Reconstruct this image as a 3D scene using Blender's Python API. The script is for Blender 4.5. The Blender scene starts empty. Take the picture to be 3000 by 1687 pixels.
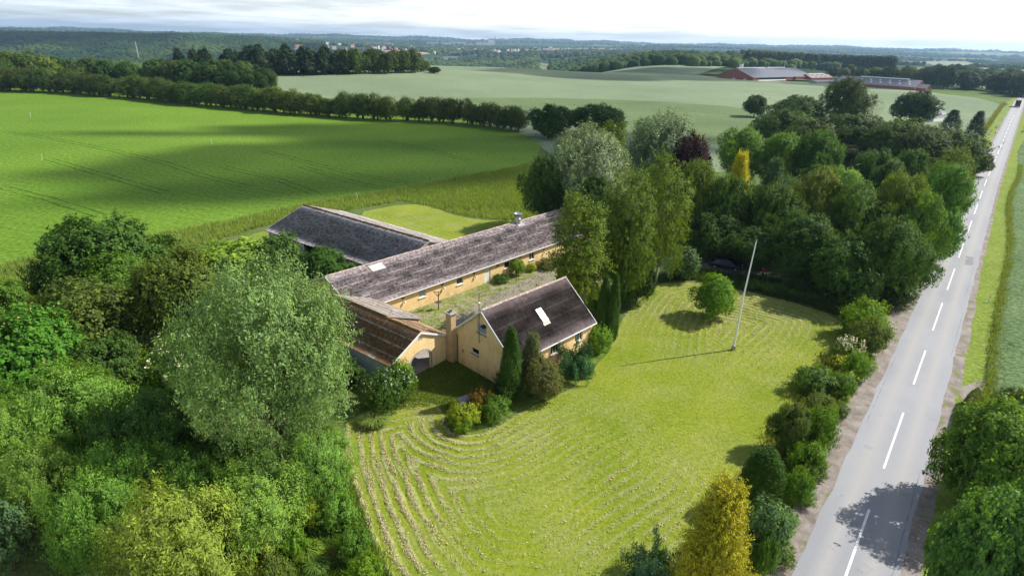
import bpy, math, random
import numpy as np
from mathutils import Vector, Matrix
from mathutils.geometry import delaunay_2d_cdt
random.seed(7); RNG = np.random.default_rng(7)
R_ = math.radians
sc = bpy.context.scene
col = sc.collection

# ------------------------------------------------------------------ camera
CAM_H = 30.0; FPX = 1702.5; HY = 117.0; ROLL = R_(1.28)
pitch = math.atan((843.5 - HY) / FPX)
_fw = np.array([0, math.cos(pitch), -math.sin(pitch)]); _up0 = np.array([0, math.sin(pitch), math.cos(pitch)]); _rt0 = np.array([1., 0, 0])
_rt = _rt0 * math.cos(ROLL) + _up0 * math.sin(ROLL); _up = -_rt0 * math.sin(ROLL) + _up0 * math.cos(ROLL)
CP = np.array([0, 0, CAM_H])
cd = bpy.data.cameras.new('camera'); cam = bpy.data.objects.new('camera', cd); col.objects.link(cam)
cd.sensor_width = 36; cd.lens = FPX / 3000 * 36; cd.clip_start = 0.5; cd.clip_end = 60000
M = Matrix.Identity(4)
for i in range(3):
    M[i][0] = _rt[i]; M[i][1] = _up[i]; M[i][2] = -_fw[i]; M[i][3] = CP[i]
cam.matrix_world = M
sc.camera = cam

# ------------------------------------------------------------------ world, sun, exposure
SUN_EL = R_(42.4); SUN_AZ = math.atan2(0.958, 0.288)        # from +Y clockwise
SUN_DIR = Vector((math.sin(SUN_AZ) * math.cos(SUN_EL), math.cos(SUN_AZ) * math.cos(SUN_EL), math.sin(SUN_EL)))
world = bpy.data.worlds.new("World"); sc.world = world; world.use_nodes = True
nt = world.node_tree; nt.nodes.clear()
def wn(t, **k):
    n = nt.nodes.new(t)
    for a, b in k.items(): setattr(n, a, b)
    return n
wo = wn('ShaderNodeOutputWorld'); bg = wn('ShaderNodeBackground'); sky = wn('ShaderNodeTexSky', sky_type='NISHITA')
sky.sun_disc = False; sky.sun_elevation = SUN_EL; sky.sun_rotation = SUN_AZ; sky.air_density = 1.0; sky.dust_density = 0.6; sky.ozone_density = 1.5
tc = wn('ShaderNodeTexCoord'); sep = wn('ShaderNodeSeparateXYZ'); nt.links.new(tc.outputs['Generated'], sep.inputs[0])
# cloud layer: direction divided by height, so the clouds flatten towards the horizon
zc = wn('ShaderNodeMath', operation='ADD'); zc.inputs[1].default_value = 0.06; nt.links.new(sep.outputs[2], zc.inputs[0])
za = wn('ShaderNodeMath', operation='MAXIMUM'); za.inputs[1].default_value = 0.03; nt.links.new(zc.outputs[0], za.inputs[0])
dv = wn('ShaderNodeVectorMath', operation='SCALE'); inv = wn('ShaderNodeMath', operation='DIVIDE'); inv.inputs[0].default_value = 1.0
nt.links.new(za.outputs[0], inv.inputs[1]); nt.links.new(tc.outputs['Generated'], dv.inputs[0]); nt.links.new(inv.outputs[0], dv.inputs['Scale'])
no = wn('ShaderNodeTexNoise'); no.inputs['Scale'].default_value = 0.55; no.inputs['Detail'].default_value = 7; no.inputs['Roughness'].default_value = 0.55
nt.links.new(dv.outputs[0], no.inputs['Vector'])
cr = wn('ShaderNodeMapRange'); cr.inputs['From Min'].default_value = 0.40; cr.inputs['From Max'].default_value = 0.62; cr.inputs['To Min'].default_value = 0.30; cr.inputs['To Max'].default_value = 0.98
nt.links.new(no.outputs['Fac'], cr.inputs['Value'])
# thicker, brighter veil towards the sun side (right)
rx = wn('ShaderNodeMapRange'); rx.inputs['From Min'].default_value = -0.7; rx.inputs['From Max'].default_value = 0.62; nt.links.new(sep.outputs[0], rx.inputs['Value'])
ad = wn('ShaderNodeMath', operation='ADD', use_clamp=True); mu = wn('ShaderNodeMath', operation='MULTIPLY'); mu.inputs[1].default_value = 0.45
nt.links.new(rx.outputs[0], mu.inputs[0]); nt.links.new(cr.outputs[0], ad.inputs[0]); nt.links.new(mu.outputs[0], ad.inputs[1])
cc = wn('ShaderNodeMixRGB'); cc.inputs['Color1'].default_value = (9.7, 11.0, 12.5, 1); cc.inputs['Color2'].default_value = (17, 15.5, 14, 1)
nt.links.new(rx.outputs[0], cc.inputs['Fac'])
up_ = wn('ShaderNodeMapRange'); up_.inputs['From Min'].default_value = .12; up_.inputs['From Max'].default_value = .5; up_.inputs['To Min'].default_value = 1; up_.inputs['To Max'].default_value = .12; nt.links.new(sep.outputs[2], up_.inputs['Value'])
um = wn('ShaderNodeMath', operation='MULTIPLY'); nt.links.new(ad.outputs[0], um.inputs[0]); nt.links.new(up_.outputs[0], um.inputs[1])
mx = wn('ShaderNodeMixRGB'); nt.links.new(um.outputs[0], mx.inputs['Fac']); nt.links.new(sky.outputs[0], mx.inputs['Color1']); nt.links.new(cc.outputs[0], mx.inputs['Color2'])
bg.inputs['Strength'].default_value = 0.085
nt.links.new(mx.outputs[0], bg.inputs['Color']); nt.links.new(bg.outputs[0], wo.inputs[0])
sl = bpy.data.lights.new('sun', 'SUN'); sl.energy = 4.9; sl.angle = R_(0.53); sl.color = (1.0, 0.955, 0.88)
sun = bpy.data.objects.new('sun', sl); col.objects.link(sun); sun.rotation_euler = SUN_DIR.to_track_quat('Z', 'Y').to_euler(); sun.location = (60, 20, 120)
sc.view_settings.view_transform = 'Standard'; sc.view_settings.look = 'None'; sc.view_settings.gamma = 1; sc.view_settings.exposure = 0.45
sc.cycles.max_bounces = 5; sc.cycles.diffuse_bounces = 1; sc.cycles.glossy_bounces = 2; sc.cycles.transmission_bounces = 3; sc.cycles.transparent_max_bounces = 8; sc.cycles.volume_bounces = 0
sc.cycles.sample_clamp_indirect = 4.0
sc.cycles.use_denoising = True; sc.cycles.use_adaptive_sampling = False
# ------------------------------------------------------------------ geography helpers
def sstep(a, b, x):
    t = np.clip((np.asarray(x, float) - a) / (b - a), 0, 1); return t * t * (3 - 2 * t)
def terr(x, y):
    x = np.asarray(x, float); y = np.asarray(y, float); r = np.hypot(x, y); a = np.degrees(np.arctan2(x, y))
    z = 6.0 * np.exp(-(((x + 95) / 120) ** 2 + ((y - 470) / 110) ** 2))
    z = z + 1.2 * np.exp(-(((x - 60) / 160) ** 2 + ((y - 620) / 120) ** 2))
    z = z - 5.0 * sstep(395, 560, y * 0.77 + x * 0.64 - 110) * sstep(14, 32, a)
    z = z + (1.6 * np.sin(x / 61 + 1.3) * np.sin(y / 83)) * sstep(330, 600, r)
    w = 1 - sstep(-3, 14, a)                                        # valley on the left
    near = sstep(620, 1300, r + 120 * np.sin(a / 9))
    far = sstep(1900, 3300, r + 260 * np.sin(a / 5.3) + 90 * np.sin(a * 1.3))
    lvl = 4 * w - 34 * sstep(-27, -8, a) * w
    z = z - w * 66 * near * (1 - far) + lvl * far
    z = z - (1 - w) * 22 * sstep(1500, 2600, r) * (1 - sstep(4000, 6500, r))
    h = 9 * np.sin(x / 720 + 2) * np.sin(y / 910 + .5) + 6 * np.sin(x / 310 + y / 540)
    z = z + h * sstep(2600, 5000, r)
    z = z + 34 * w * sstep(-27, -8, a) * sstep(5200, 9500, r)
    z = z + (12 + 10 * np.sin(a / 3.1) + 8 * np.sin(a / 1.37 + 1) + 5 * np.sin(a * 1.9)) * sstep(7000, 10500, r)
    return z
def ray(dx, dy):                                                # dx,dy measured on a 2576 wide view of the photograph
    x = dx * 3000 / 2576; y = dy * 3000 / 2576
    return _rt * (x - 1500) / FPX - _up * (y - 843.5) / FPX + _fw
def P(dx, dy, z=None):
    d = ray(dx, dy)
    if z is not None:
        t = (z - CAM_H) / d[2]; return CP + d * t
    if d[2] > -0.004: d = d.copy(); d[2] = -0.004
    t0 = -CAM_H / d[2]
    if t0 * d[1] < 330: return CP + d * t0
    ts = np.linspace(200, 9000, 9000); p = CP[:, None] + d[:, None] * ts; zz = terr(p[0], p[1]); k = np.argmax(p[2] < zz)
    if k == 0: k = len(ts) - 1
    q = p[:, k]; q[2] = zz[k]; return q
def proj(p):
    v = np.asarray(p, float) - CP; z = v @ _fw
    return (1500 + FPX * (v @ _rt) / z) * 2576 / 3000, (843.5 - FPX * (v @ _up) / z) * 2576 / 3000, z
def height_at(b, dy):
    lo, hi = 0.0, 80.0
    for _ in range(30):
        m = (lo + hi) / 2
        if proj((b[0], b[1], b[2] + m))[1] > dy: lo = m
        else: hi = m
    return lo

# ------------------------------------------------------------------ object helpers
def tag(o, label=None, cat=None, group=None, kind=None):
    if label: o['label'] = label
    if cat: o['category'] = cat
    if group: o['group'] = group
    if kind: o['kind'] = kind
    return o
def empty(name, loc=(0, 0, 0), rz=0, label=None, cat=None, group=None):
    o = bpy.data.objects.new(name, None); col.objects.link(o); o.location = loc; o.rotation_euler = (0, 0, rz); o.empty_display_size = .3
    return tag(o, label, cat, group)
def link(name, me, parent=None, loc=None):
    o = bpy.data.objects.new(name, me); col.objects.link(o); o.parent = parent
    if loc is not None: o.location = loc
    return o
def npmesh(name, V, F, mat, smooth=False, attrs=None):
    V = np.asarray(V, np.float32); F = np.asarray(F, np.int32); n = F.shape[1]
    me = bpy.data.meshes.new(name); me.vertices.add(len(V)); me.vertices.foreach_set('co', V.ravel())
    me.loops.add(F.size); me.loops.foreach_set('vertex_index', F.ravel()); me.polygons.add(len(F))
    me.polygons.foreach_set('loop_start', np.arange(0, F.size, n, dtype=np.int32)); me.polygons.foreach_set('loop_total', np.full(len(F), n, np.int32))
    if smooth: me.polygons.foreach_set('use_smooth', np.ones(len(F), bool))
    for k, a in (attrs or {}).items():
        at = me.attributes.new(k, 'FLOAT', 'POINT'); at.data.foreach_set('value', np.asarray(a, np.float32))
    me.update(calc_edges=True); me.materials.append(mat); return me
class MB:
    def __init__(s): s.v = []; s.f = []; s.uv = {}
    def add(s, vs, fs):
        o = len(s.v); s.v += [tuple(map(float, v)) for v in vs]; s.f += [tuple(i + o for i in f) for f in fs]; return s
    def box(s, c, d, rz=0, rx=0, ry=0):
        hx, hy, hz = d[0] / 2, d[1] / 2, d[2] / 2; m = Matrix.Rotation(rz, 3, 'Z') @ Matrix.Rotation(ry, 3, 'Y') @ Matrix.Rotation(rx, 3, 'X')
        vs = [Vector(c) + m @ Vector((x, y, z)) for x in (-hx, hx) for y in (-hy, hy) for z in (-hz, hz)]
        return s.add(vs, [(0, 1, 3, 2), (4, 6, 7, 5), (0, 4, 5, 1), (2, 3, 7, 6), (0, 2, 6, 4), (1, 5, 7, 3)])
    def tube(s, pts, rad, n=8, cap=True):
        pts = [Vector(p) for p in pts]; rr = rad if hasattr(rad, '__len__') else [rad] * len(pts); vs = []; fs = []
        for i, p in enumerate(pts):
            t = (pts[min(i + 1, len(pts) - 1)] - pts[max(i - 1, 0)]).normalized(); a = t.cross(Vector((0.31, .95, .05))).normalized(); b = t.cross(a)
            for k in range(n):
                an = 2 * math.pi * k / n; vs.append(p + (a * math.cos(an) + b * math.sin(an)) * rr[i])
        for i in range(len(pts) - 1):
            for k in range(n): fs.append((i * n + k, i * n + (k + 1) % n, (i + 1) * n + (k + 1) % n, (i + 1) * n + k))
        if cap: fs += [tuple(range(n))[::-1], tuple((len(pts) - 1) * n + k for k in range(n))]
        return s.add(vs, fs)
    def lathe(s, c, prof, n=20):
        c = Vector(c); vs = []; fs = []
        for (r, z) in prof:
            for k in range(n):
                a = 2 * math.pi * k / n; vs.append(c + Vector((r * math.cos(a), r * math.sin(a), z)))
        for i in range(len(prof) - 1):
            for k in range(n): fs.append((i * n + k, i * n + (k + 1) % n, (i + 1) * n + (k + 1) % n, (i + 1) * n + k))
        fs += [tuple(range(n))[::-1], tuple((len(prof) - 1) * n + k for k in range(n))]
        return s.add(vs, fs)
    def build(s, name, mat, parent=None, loc=None, smooth=False):
        me = bpy.data.meshes.new(name); me.from_pydata(s.v, [], s.f); me.materials.append(mat)
        if smooth:
            for p in me.polygons: p.use_smooth = True
        me.update(); return link(name, me, parent, loc)

# ------------------------------------------------------------------ materials
MATS = {}
class NT:
    def __init__(s, name):
        s.m = bpy.data.materials.new(name); s.m.use_nodes = True; s.t = s.m.node_tree; s.b = s.t.nodes['Principled BSDF']; s.out = s.t.nodes['Material Output']; MATS[name] = s.m
    def n(s, t, inp=None, **k):
        n = s.t.nodes.new(t)
        for a, b in k.items(): setattr(n, a, b)
        for a, b in (inp or {}).items():
            if isinstance(b, bpy.types.NodeSocket): s.t.links.new(b, n.inputs[a])
            else: n.inputs[a].default_value = b
        return n
    def l(s, a, b): s.t.links.new(a, b)
    def coord(s, kind='Object'): return s.n('ShaderNodeTexCoord').outputs[kind]
    def pos(s): return s.n('ShaderNodeNewGeometry').outputs['Position']
    def noise(s, vec, scale, detail=5, rough=.55, dist=0, stretch=None):
        if stretch: vec = s.n('ShaderNodeMapping', {'Vector': vec, 'Scale': stretch}).outputs[0]
        return s.n('ShaderNodeTexNoise', {'Vector': vec, 'Scale': scale, 'Detail': detail, 'Roughness': rough, 'Distortion': dist}).outputs['Fac']
    def rng(s, v, a, b, c=0., d=1.): return s.n('ShaderNodeMapRange', {'Value': v, 'From Min': a, 'From Max': b, 'To Min': c, 'To Max': d}).outputs[0]
    def mix(s, f, a, b, bt='MIX'):
        n = s.n('ShaderNodeMixRGB', blend_type=bt)
        for i, x in ((0, f), (1, a), (2, b)):
            if isinstance(x, bpy.types.NodeSocket): s.l(x, n.inputs[i])
            elif i == 0: n.inputs[0].default_value = x
            else: n.inputs[i].default_value = (*x, 1) if len(x) == 3 else x
        return n.outputs[0]
    def math(s, op, a, b=0.):
        n = s.n('ShaderNodeMath', operation=op)
        for i, x in enumerate((a, b)):
            if isinstance(x, bpy.types.NodeSocket): s.l(x, n.inputs[i])
            else: n.inputs[i].default_value = x
        return n.outputs[0]
    def bump(s, h, strength=.5, dist=.05):
        s.l(s.n('ShaderNodeBump', {'Height': h, 'Strength': strength, 'Distance': dist}).outputs[0], s.b.inputs['Normal'])
    def base(s, c, rough=.8, spec=.3, metal=0):
        if isinstance(c, bpy.types.NodeSocket): s.l(c, s.b.inputs['Base Color'])
        else: s.b.inputs['Base Color'].default_value = (*c, 1)
        if isinstance(rough, bpy.types.NodeSocket): s.l(rough, s.b.inputs['Roughness'])
        else: s.b.inputs['Roughness'].default_value = rough
        s.b.inputs['Specular IOR Level'].default_value = spec; s.b.inputs['Metallic'].default_value = metal; return s
def plain(name, c, rough=.6, spec=.3, metal=0, var=.12, sc_=3.):
    t = NT(name); n = t.noise(t.coord(), sc_, 6)
    t.base(t.mix(t.rng(n, .3, .7), [x * (1 - var) for x in c], [min(1, x * (1 + var)) for x in c]), rough, spec, metal); return t.m

# foliage: colour comes from the object's own colour, leaves vary around it
def foliage(name, hue2=(1.25, 1.2, .6), trans=.3, rough=.6, spec=.15, var=.95):
    t = NT(name); oi = t.n('ShaderNodeObjectInfo'); at = t.n('ShaderNodeAttribute', attribute_name='tint').outputs['Fac']
    dark = t.mix(1.0, oi.outputs['Color'], (1 - var * .5, 1 - var * .5, 1 - var * .45), 'MULTIPLY')
    lite = t.mix(1.0, oi.outputs['Color'], [h * (1 + var * .35) for h in hue2], 'MULTIPLY')
    c = t.mix(at, dark, lite); t.base(c, rough, spec)
    tr = t.n('ShaderNodeBsdfTranslucent', {'Color': t.mix(1.0, c, (1.9, 1.6, .5), 'MULTIPLY')})
    ms = t.n('ShaderNodeMixShader', {0: trans, 1: t.b.outputs[0], 2: tr.outputs[0]}); t.l(ms.outputs[0], t.out.inputs[0]); return t.m
M_LEAF = foliage('leaf', (1.4, 1.28, .6), trans=.32)
M_GLOSS = foliage('silver leaf', (1.2, 1.15, .95), .25, .5, .22, .95)
M_NEEDLE = foliage('needle foliage', (1.12, 1.12, .7), .12, .6, .2, .9)
M_GRASSB = foliage('grass blades', (1.3, 1.1, .6), .35, .6, .2, .9)
t = NT('bark'); n = t.noise(t.coord(), 6, 6, stretch=(1, 1, .25)); t.base(t.mix(t.rng(n, .35, .65), (.05, .04, .028), (.19, .165, .13)), .9, .1); t.bump(n, .6, .05); M_BARK = t.m
t = NT('birch bark'); n = t.noise(t.coord(), 5, 6, stretch=(1, 1, 3)); t.base(t.mix(t.rng(n, .42, .56), (.09, .08, .07), (.55, .54, .5)), .8, .2); M_BIRCH = t.m
M_STRAW = foliage('cut hay', (1.2, 1.1, .9), .15, .8, .1, .7)

# ground materials
def ground_mat(name, a, b, big=(.02, .3), fine=2.2, bumpd=.12, c=None, cth=(.62, .7), fstr=.45, rowdir=None, rowp=.5):
    t = NT(name); p = t.pos()
    big_n = t.rng(t.noise(p, big[0], 5, .6), .5 - big[1] * .5, .5 + big[1] * .5); fn = t.noise(p, fine, 6, .65)
    k = t.mix(big_n, a, b)
    k = t.mix(t.rng(fn, .3, .7), t.mix(1., k, (1 - fstr,) * 3, 'MULTIPLY'), t.mix(1., k, (1 + fstr * .7,) * 3, 'MULTIPLY'))
    if c is not None:
        m = t.math('MULTIPLY', t.rng(t.noise(p, big[0] * 3.3, 7, .7), *cth), t.rng(t.noise(p, fine * .5, 4), .35, .6)); k = t.mix(m, k, c)
    h = fn
    if rowdir is not None:
        sp = t.n('ShaderNodeVectorMath', {0: p, 1: (math.cos(rowdir), math.sin(rowdir), 0)}, operation='DOT_PRODUCT').outputs['Value']
        w = t.math('SINE', t.math('MULTIPLY', t.math('ADD', sp, t.math('MULTIPLY', t.noise(p, .05, 2), 3.)), 2 * math.pi / rowp)); w = t.rng(w, -1, 1)
        w2 = t.math('MULTIPLY', w, t.rng(t.noise(p, .03, 4), .3, .7)); k = t.mix(t.math('MULTIPLY', w2, .35), k, t.mix(1., k, (.55, .6, .6), 'MULTIPLY'))
    t.base(k, .9, .1); t.bump(h, .9, bumpd); return t
M_ROUGH = ground_mat('rough grass', (.075, .14, .022), (.14, .19, .05), (.06, .4), 2.6, .25, (.17, .17, .08), (.5, .68)).m
M_CROP = ground_mat('clover field', (.105, .21, .015), (.17, .285, .03), (.013, .35), 1.3, .2, (.2, .25, .06), (.66, .78), .5, rowdir=R_(66), rowp=2.4).m
M_GRAIN = ground_mat('barley field', (.165, .225, .125), (.235, .29, .17), (.009, .35), .9, .25, (.11, .19, .055), (.6, .75), .22, rowdir=R_(100), rowp=3.0).m
M_GRAIN2 = ground_mat('roadside barley', (.115, .195, .068), (.19, .27, .12), (.12, .5), 2.2, .4, None, fstr=.55).m
M_VERGE = ground_mat('verge grass', (.155, .235, .025), (.225, .285, .05), (.15, .4), 2.4, .15, (.33, .3, .12), (.55, .7)).m
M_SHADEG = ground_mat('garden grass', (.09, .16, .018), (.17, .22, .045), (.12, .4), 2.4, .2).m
M_YARD = ground_mat('yard grass and gravel', (.14, .21, .03), (.24, .27, .07), (.2, .3), 2.8, .1, (.33, .28, .2), (.42, .55)).m
t = NT('mown lawn'); p = t.pos(); ph = t.n('ShaderNodeAttribute', attribute_name='ph').outputs['Fac']; amt = t.n('ShaderNodeAttribute', attribute_name='amt').outputs['Fac']
wob = t.math('ADD', ph, t.math('MULTIPLY', t.math('SUBTRACT', t.noise(p, .22, 4), .5), .9))
w = t.rng(t.math('SINE', t.math('MULTIPLY', wob, 2 * math.pi / .85)), -.1, 1.)
w3 = t.rng(t.math('SINE', t.math('MULTIPLY', wob, 2 * math.pi / 6.3)), -.6, 1.)
n1 = t.rng(t.noise(p, .09, 4, .6), .35, .65); n2 = t.noise(p, 3.2, 6, .7)
k = t.mix(n1, (.160, .222, .014), (.248, .284, .032))
k = t.mix(t.math('MULTIPLY', t.rng(t.noise(p, .2, 4), .45, .7), .6), k, (.27, .29, .09))
k = t.mix(t.math('MULTIPLY', t.math('MULTIPLY', w, t.rng(t.noise(p, .9, 5, .7), .32, .62)), amt), k, (.40, .39, .22))
k = t.mix(t.math('MULTIPLY', w3, .14), k, t.mix(1., k, (.8, .92, .6), 'MULTIPLY'))
k = t.mix(t.rng(n2, .3, .7), t.mix(1., k, (.68, .74, .6), 'MULTIPLY'), t.mix(1., k, (1.25, 1.2, 1.25), 'MULTIPLY'))
t.base(k, .9, .1); t.bump(t.math('ADD', n2, t.math('MULTIPLY', w, t.math('MULTIPLY', amt, .8))), .8, .08); M_LAWN = t.m
t = NT('asphalt road'); p = t.pos(); n1 = t.noise(p, .12, 4); n2 = t.noise(p, 14, 4, .7); ac = t.n('ShaderNodeAttribute', attribute_name='acr').outputs['Fac']
k = t.mix(t.rng(n1, .35, .65), (.265, .275, .30), (.325, .33, .35))
tr_ = t.math('ADD', t.rng(t.math('ABSOLUTE', t.math('SUBTRACT', t.math('ABSOLUTE', ac), .48)), .0, .3, 1., 0.), 0.)
k = t.mix(t.math('MULTIPLY', tr_, .8), k, (.37, .36, .345)); k = t.mix(t.rng(n2, .35, .7), t.mix(1., k, (.86,) * 3, 'MULTIPLY'), k)
k = t.mix(t.rng(t.noise(p, .5, 3, stretch=(1, 1, 1)), .66, .72, 0, .35), k, (.19, .19, .20))
t.base(k, t.rng(n1, .3, .7, .55, .75), .45); t.bump(n2, .25, .01); M_ROAD = t.m
t = NT('gravel shoulder'); p = t.pos(); n1 = t.noise(p, .7, 5, .7); n2 = t.noise(p, 9, 6, .8)
k = t.mix(t.rng(n1, .35, .65), (.20, .165, .14), (.36, .32, .29)); k = t.mix(t.rng(n2, .3, .7), t.mix(1., k, (.6,) * 3, 'MULTIPLY'), t.mix(1., k, (1.25,) * 3, 'MULTIPLY'))
k = t.mix(t.rng(t.noise(p, .5, 5), .56, .64, 0, .8), k, (.15, .19, .05)); t.base(k, .9, .2); t.bump(n2, .8, .04); M_GRAVEL = t.m
t = NT('worn white paint'); n = t.noise(t.pos(), 6, 6, .7); t.base(t.mix(t.rng(n, .3, .5), (.62, .6, .58), (.82, .82, .8)), .6, .3); M_PAINT = t.m
t = NT('far country'); p = t.pos(); v = t.n('ShaderNodeTexVoronoi', {'Vector': t.n('ShaderNodeMapping', {'Vector': p, 'Scale': (.0022, .0015, .0)}).outputs[0], 'Scale': 1.}).outputs['Color']
sv = t.n('ShaderNodeSeparateColor', {0: v}).outputs[0]
k = t.mix(t.rng(sv, .55, .6), (.035, .075, .025), t.mix(t.rng(sv, .7, .75), (.1, .17, .05), (.30, .27, .15)))
k = t.mix(t.rng(t.noise(p, .02, 6), .4, .6, .2, 1), (.03, .06, .02), k); t.base(k, .95, .05); M_FAR = t.m

# building materials
def wallmat(name, a, b, dirt=(.25, .2, .12), da=.5):
    t = NT(name); p = t.coord(); n = t.noise(p, .7, 6, .65); f = t.noise(p, 12, 3)
    k = t.mix(t.rng(n, .35, .65), a, b)
    z = t.n('ShaderNodeSeparateXYZ', {0: p}).outputs[2]
    low = t.math('MULTIPLY', t.rng(z, 0.1, 1.3, 1., 0.), t.rng(t.noise(p, 1.7, 6, .7), .38, .7))
    st = t.rng(t.noise(p, 1.6, 6, .7, stretch=(1, 1, .3)), .56, .75, 0, .7)
    k = t.mix(t.math('MULTIPLY', t.math('ADD', low, st), da), k, dirt); t.base(k, .88, .15); t.bump(f, .2, .01); return t.m
M_YELLOW = wallmat('yellow limewash', (.80, .54, .25), (.88, .66, .34), (.33, .24, .12), .6)
M_YGATE = wallmat('pale yellow limewash', (.76, .54, .24), (.86, .66, .34), (.4, .3, .16), .5)
M_GREYW = wallmat('grey rendered wall', (.30, .29, .27), (.42, .40, .37), (.16, .14, .12))
M_BRICK = wallmat('red brick', (.27, .075, .05), (.36, .12, .085), (.16, .07, .06), .4)
M_WHITE = plain('white painted wood', (.78, .78, .75), .5, .4, 0, .06)
M_METAL = plain('galvanised metal', (.55, .57, .6), .38, .5, .75, .1, 2)
M_DKMETAL = plain('dark iron', (.08, .075, .07), .6, .4, .4)
M_WOOD = plain('weathered wood', (.13, .085, .055), .85, .15, 0, .35, 8)
M_CONC = plain('stained concrete', (.36, .33, .29), .9, .1, 0, .3, 5)
t = NT('window glass'); t.base((.02, .024, .03), .06, .9); M_GLASS = t.m
t = NT('pale window glass'); t.base((.28, .36, .42), .1, .8); M_GLASSP = t.m
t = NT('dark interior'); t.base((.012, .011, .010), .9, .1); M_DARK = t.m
def roofmat(name, a, b, moss, fleck, mth, fth, row=1.15, rowamt=.85, spec=.3, ridge=None):
    t = NT(name); uv = t.n('ShaderNodeUVMap').outputs[0]; p = uv
    n = t.noise(p, .55, 6, .65); k = t.mix(t.rng(n, .35, .65), a, b)
    sh = t.n('ShaderNodeTexWhiteNoise', {'Vector': t.n('ShaderNodeVectorMath', {0: t.n('ShaderNodeVectorMath', {0: p, 1: (.95, 1 / row, 0)}, operation='MULTIPLY').outputs[0]}, operation='FLOOR').outputs[0]}).outputs['Value']
    k = t.mix(t.rng(sh, 0, 1, 0, .45), k, t.mix(1., k, (.6, .58, .58), 'MULTIPLY')); k = t.mix(t.rng(sh, .955, .965, 0, .7), k, fleck)
    mo = t.math('MULTIPLY', t.rng(t.noise(p, 2.1, 8, .78), *mth), t.rng(t.noise(p, .3, 4), .3, .55, .35, 1)); k = t.mix(mo, k, moss)
    v = t.n('ShaderNodeSeparateXYZ', {0: uv}).outputs[1]; fr = t.math('FRACT', t.math('DIVIDE', v, row)); rl = t.math('ADD', t.rng(fr, .86, .97), t.rng(fr, 0., .06, 1., 0.))
    fl = t.rng(t.noise(p, 5, 7, .75, stretch=(1.6, .55, 1)), *fth)
    fl2 = t.math('MULTIPLY', rl, t.rng(t.noise(p, 1.4, 5, .7), .36, .55, 0, rowamt)); k = t.mix(t.math('MULTIPLY', fl, .8), k, fleck); k = t.mix(fl2, k, fleck)
    w = t.math('SINE', t.math('MULTIPLY', t.n('ShaderNodeSeparateXYZ', {0: uv}).outputs[0], 2 * math.pi / .177))
    k = t.mix(t.rng(w, -1, .3, .6, 0), k, t.mix(1., k, (.35, .33, .33), 'MULTIPLY'))   # colour darkens in the troughs
    if ridge: k = t.mix(t.math('MULTIPLY', t.rng(v, ridge[0], ridge[1], 1., 0.), t.rng(t.noise(p, 1.5, 5, .7), .4, .55)), k, ridge[2])
    t.base(k, .78, spec); return t.m
M_ROOFB = roofmat('weathered fibre cement', (.44, .39, .395), (.32, .26, .27), (.115, .06, .055), (.92, .86, .88), (.45, .56), (.52, .60))
M_ROOFW = roofmat('grey fibre cement', (.66, .62, .63), (.50, .465, .475), (.17, .135, .125), (.92, .89, .9), (.44, .55), (.56, .66), 1.15, .15)
M_ROOFL = roofmat('mossy fibre cement', (.44, .29, .20), (.31, .17, .095), (.26, .125, .03), (.92, .84, .80), (.35, .52), (.55, .64), 1.15, .75)
M_ROOFH = roofmat('dark fibre cement', (.20, .155, .165), (.14, .10, .108), (.06, .038, .025), (.62, .56, .58), (.46, .64), (.58, .70), 1.15, .25, .35)
M_ROOFR = roofmat('grey lichened fibre cement', (.31, .275, .25), (.22, .19, .17), (.13, .085, .04), (.62, .585, .55), (.42, .56), (.54, .64))
M_MOSS = plain('mossy ridge', (.16, .105, .03), .95, .05, 0, .6, 7)
M_RIDGEP = plain('pale flaked ridge', (.42, .34, .29), .95, .05, 0, .6, 6)
M_SLATE = plain('blue grey sheet roof', (.10, .115, .145), .6, .4, 0, .12, .4)
M_GREYR = plain('far grey roof', (.25, .24, .26), .7, .3, 0, .15, .6)
M_TILE = plain('orange tile roof', (.36, .17, .12), .8, .2, 0, .2, 1)
M_DPLINTH = plain('dark shaded passage lining', (.22, .2, .18), .9, .1, 0, .3)

# ------------------------------------------------------------------ ground
def densify(poly, step):
    out = []
    for i in range(len(poly)):
        a = np.array(poly[i][:2], float); b = np.array(poly[(i + 1) % len(poly)][:2], float); n = max(1, int(np.linalg.norm(b - a) / step))
        for k in range(n): out.append(a + (b - a) * k / n)
    return np.array(out)
def inside(pts, poly):
    x, y = pts[:, 0], pts[:, 1]; c = np.zeros(len(pts), bool); n = len(poly)
    for i in range(n):
        x0, y0 = poly[i][:2]; x1, y1 = poly[(i + 1) % n][:2]
        if y0 == y1: continue
        m = ((y0 > y) != (y1 > y)) & (x < (x1 - x0) * (y - y0) / (y1 - y0) + x0); c ^= m
    return c
def bdist(pts, poly):
    d = np.full(len(pts), 1e9)
    for i in range(len(poly)):
        a = poly[i][:2]; b = poly[(i + 1) % len(poly)][:2]; ab = b - a; L = (ab @ ab) + 1e-12
        t = np.clip(((pts - a) @ ab) / L, 0, 1); d = np.minimum(d, np.linalg.norm(pts - (a + t[:, None] * ab), axis=1))
    return d
def smooth_poly(poly, it=1):
    p = np.array([q[:2] for q in poly], float)
    for _ in range(it):
        q = np.roll(p, -1, 0); p = np.stack([.75 * p + .25 * q, .25 * p + .75 * q], 1).reshape(-1, 2)
    return p
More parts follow.
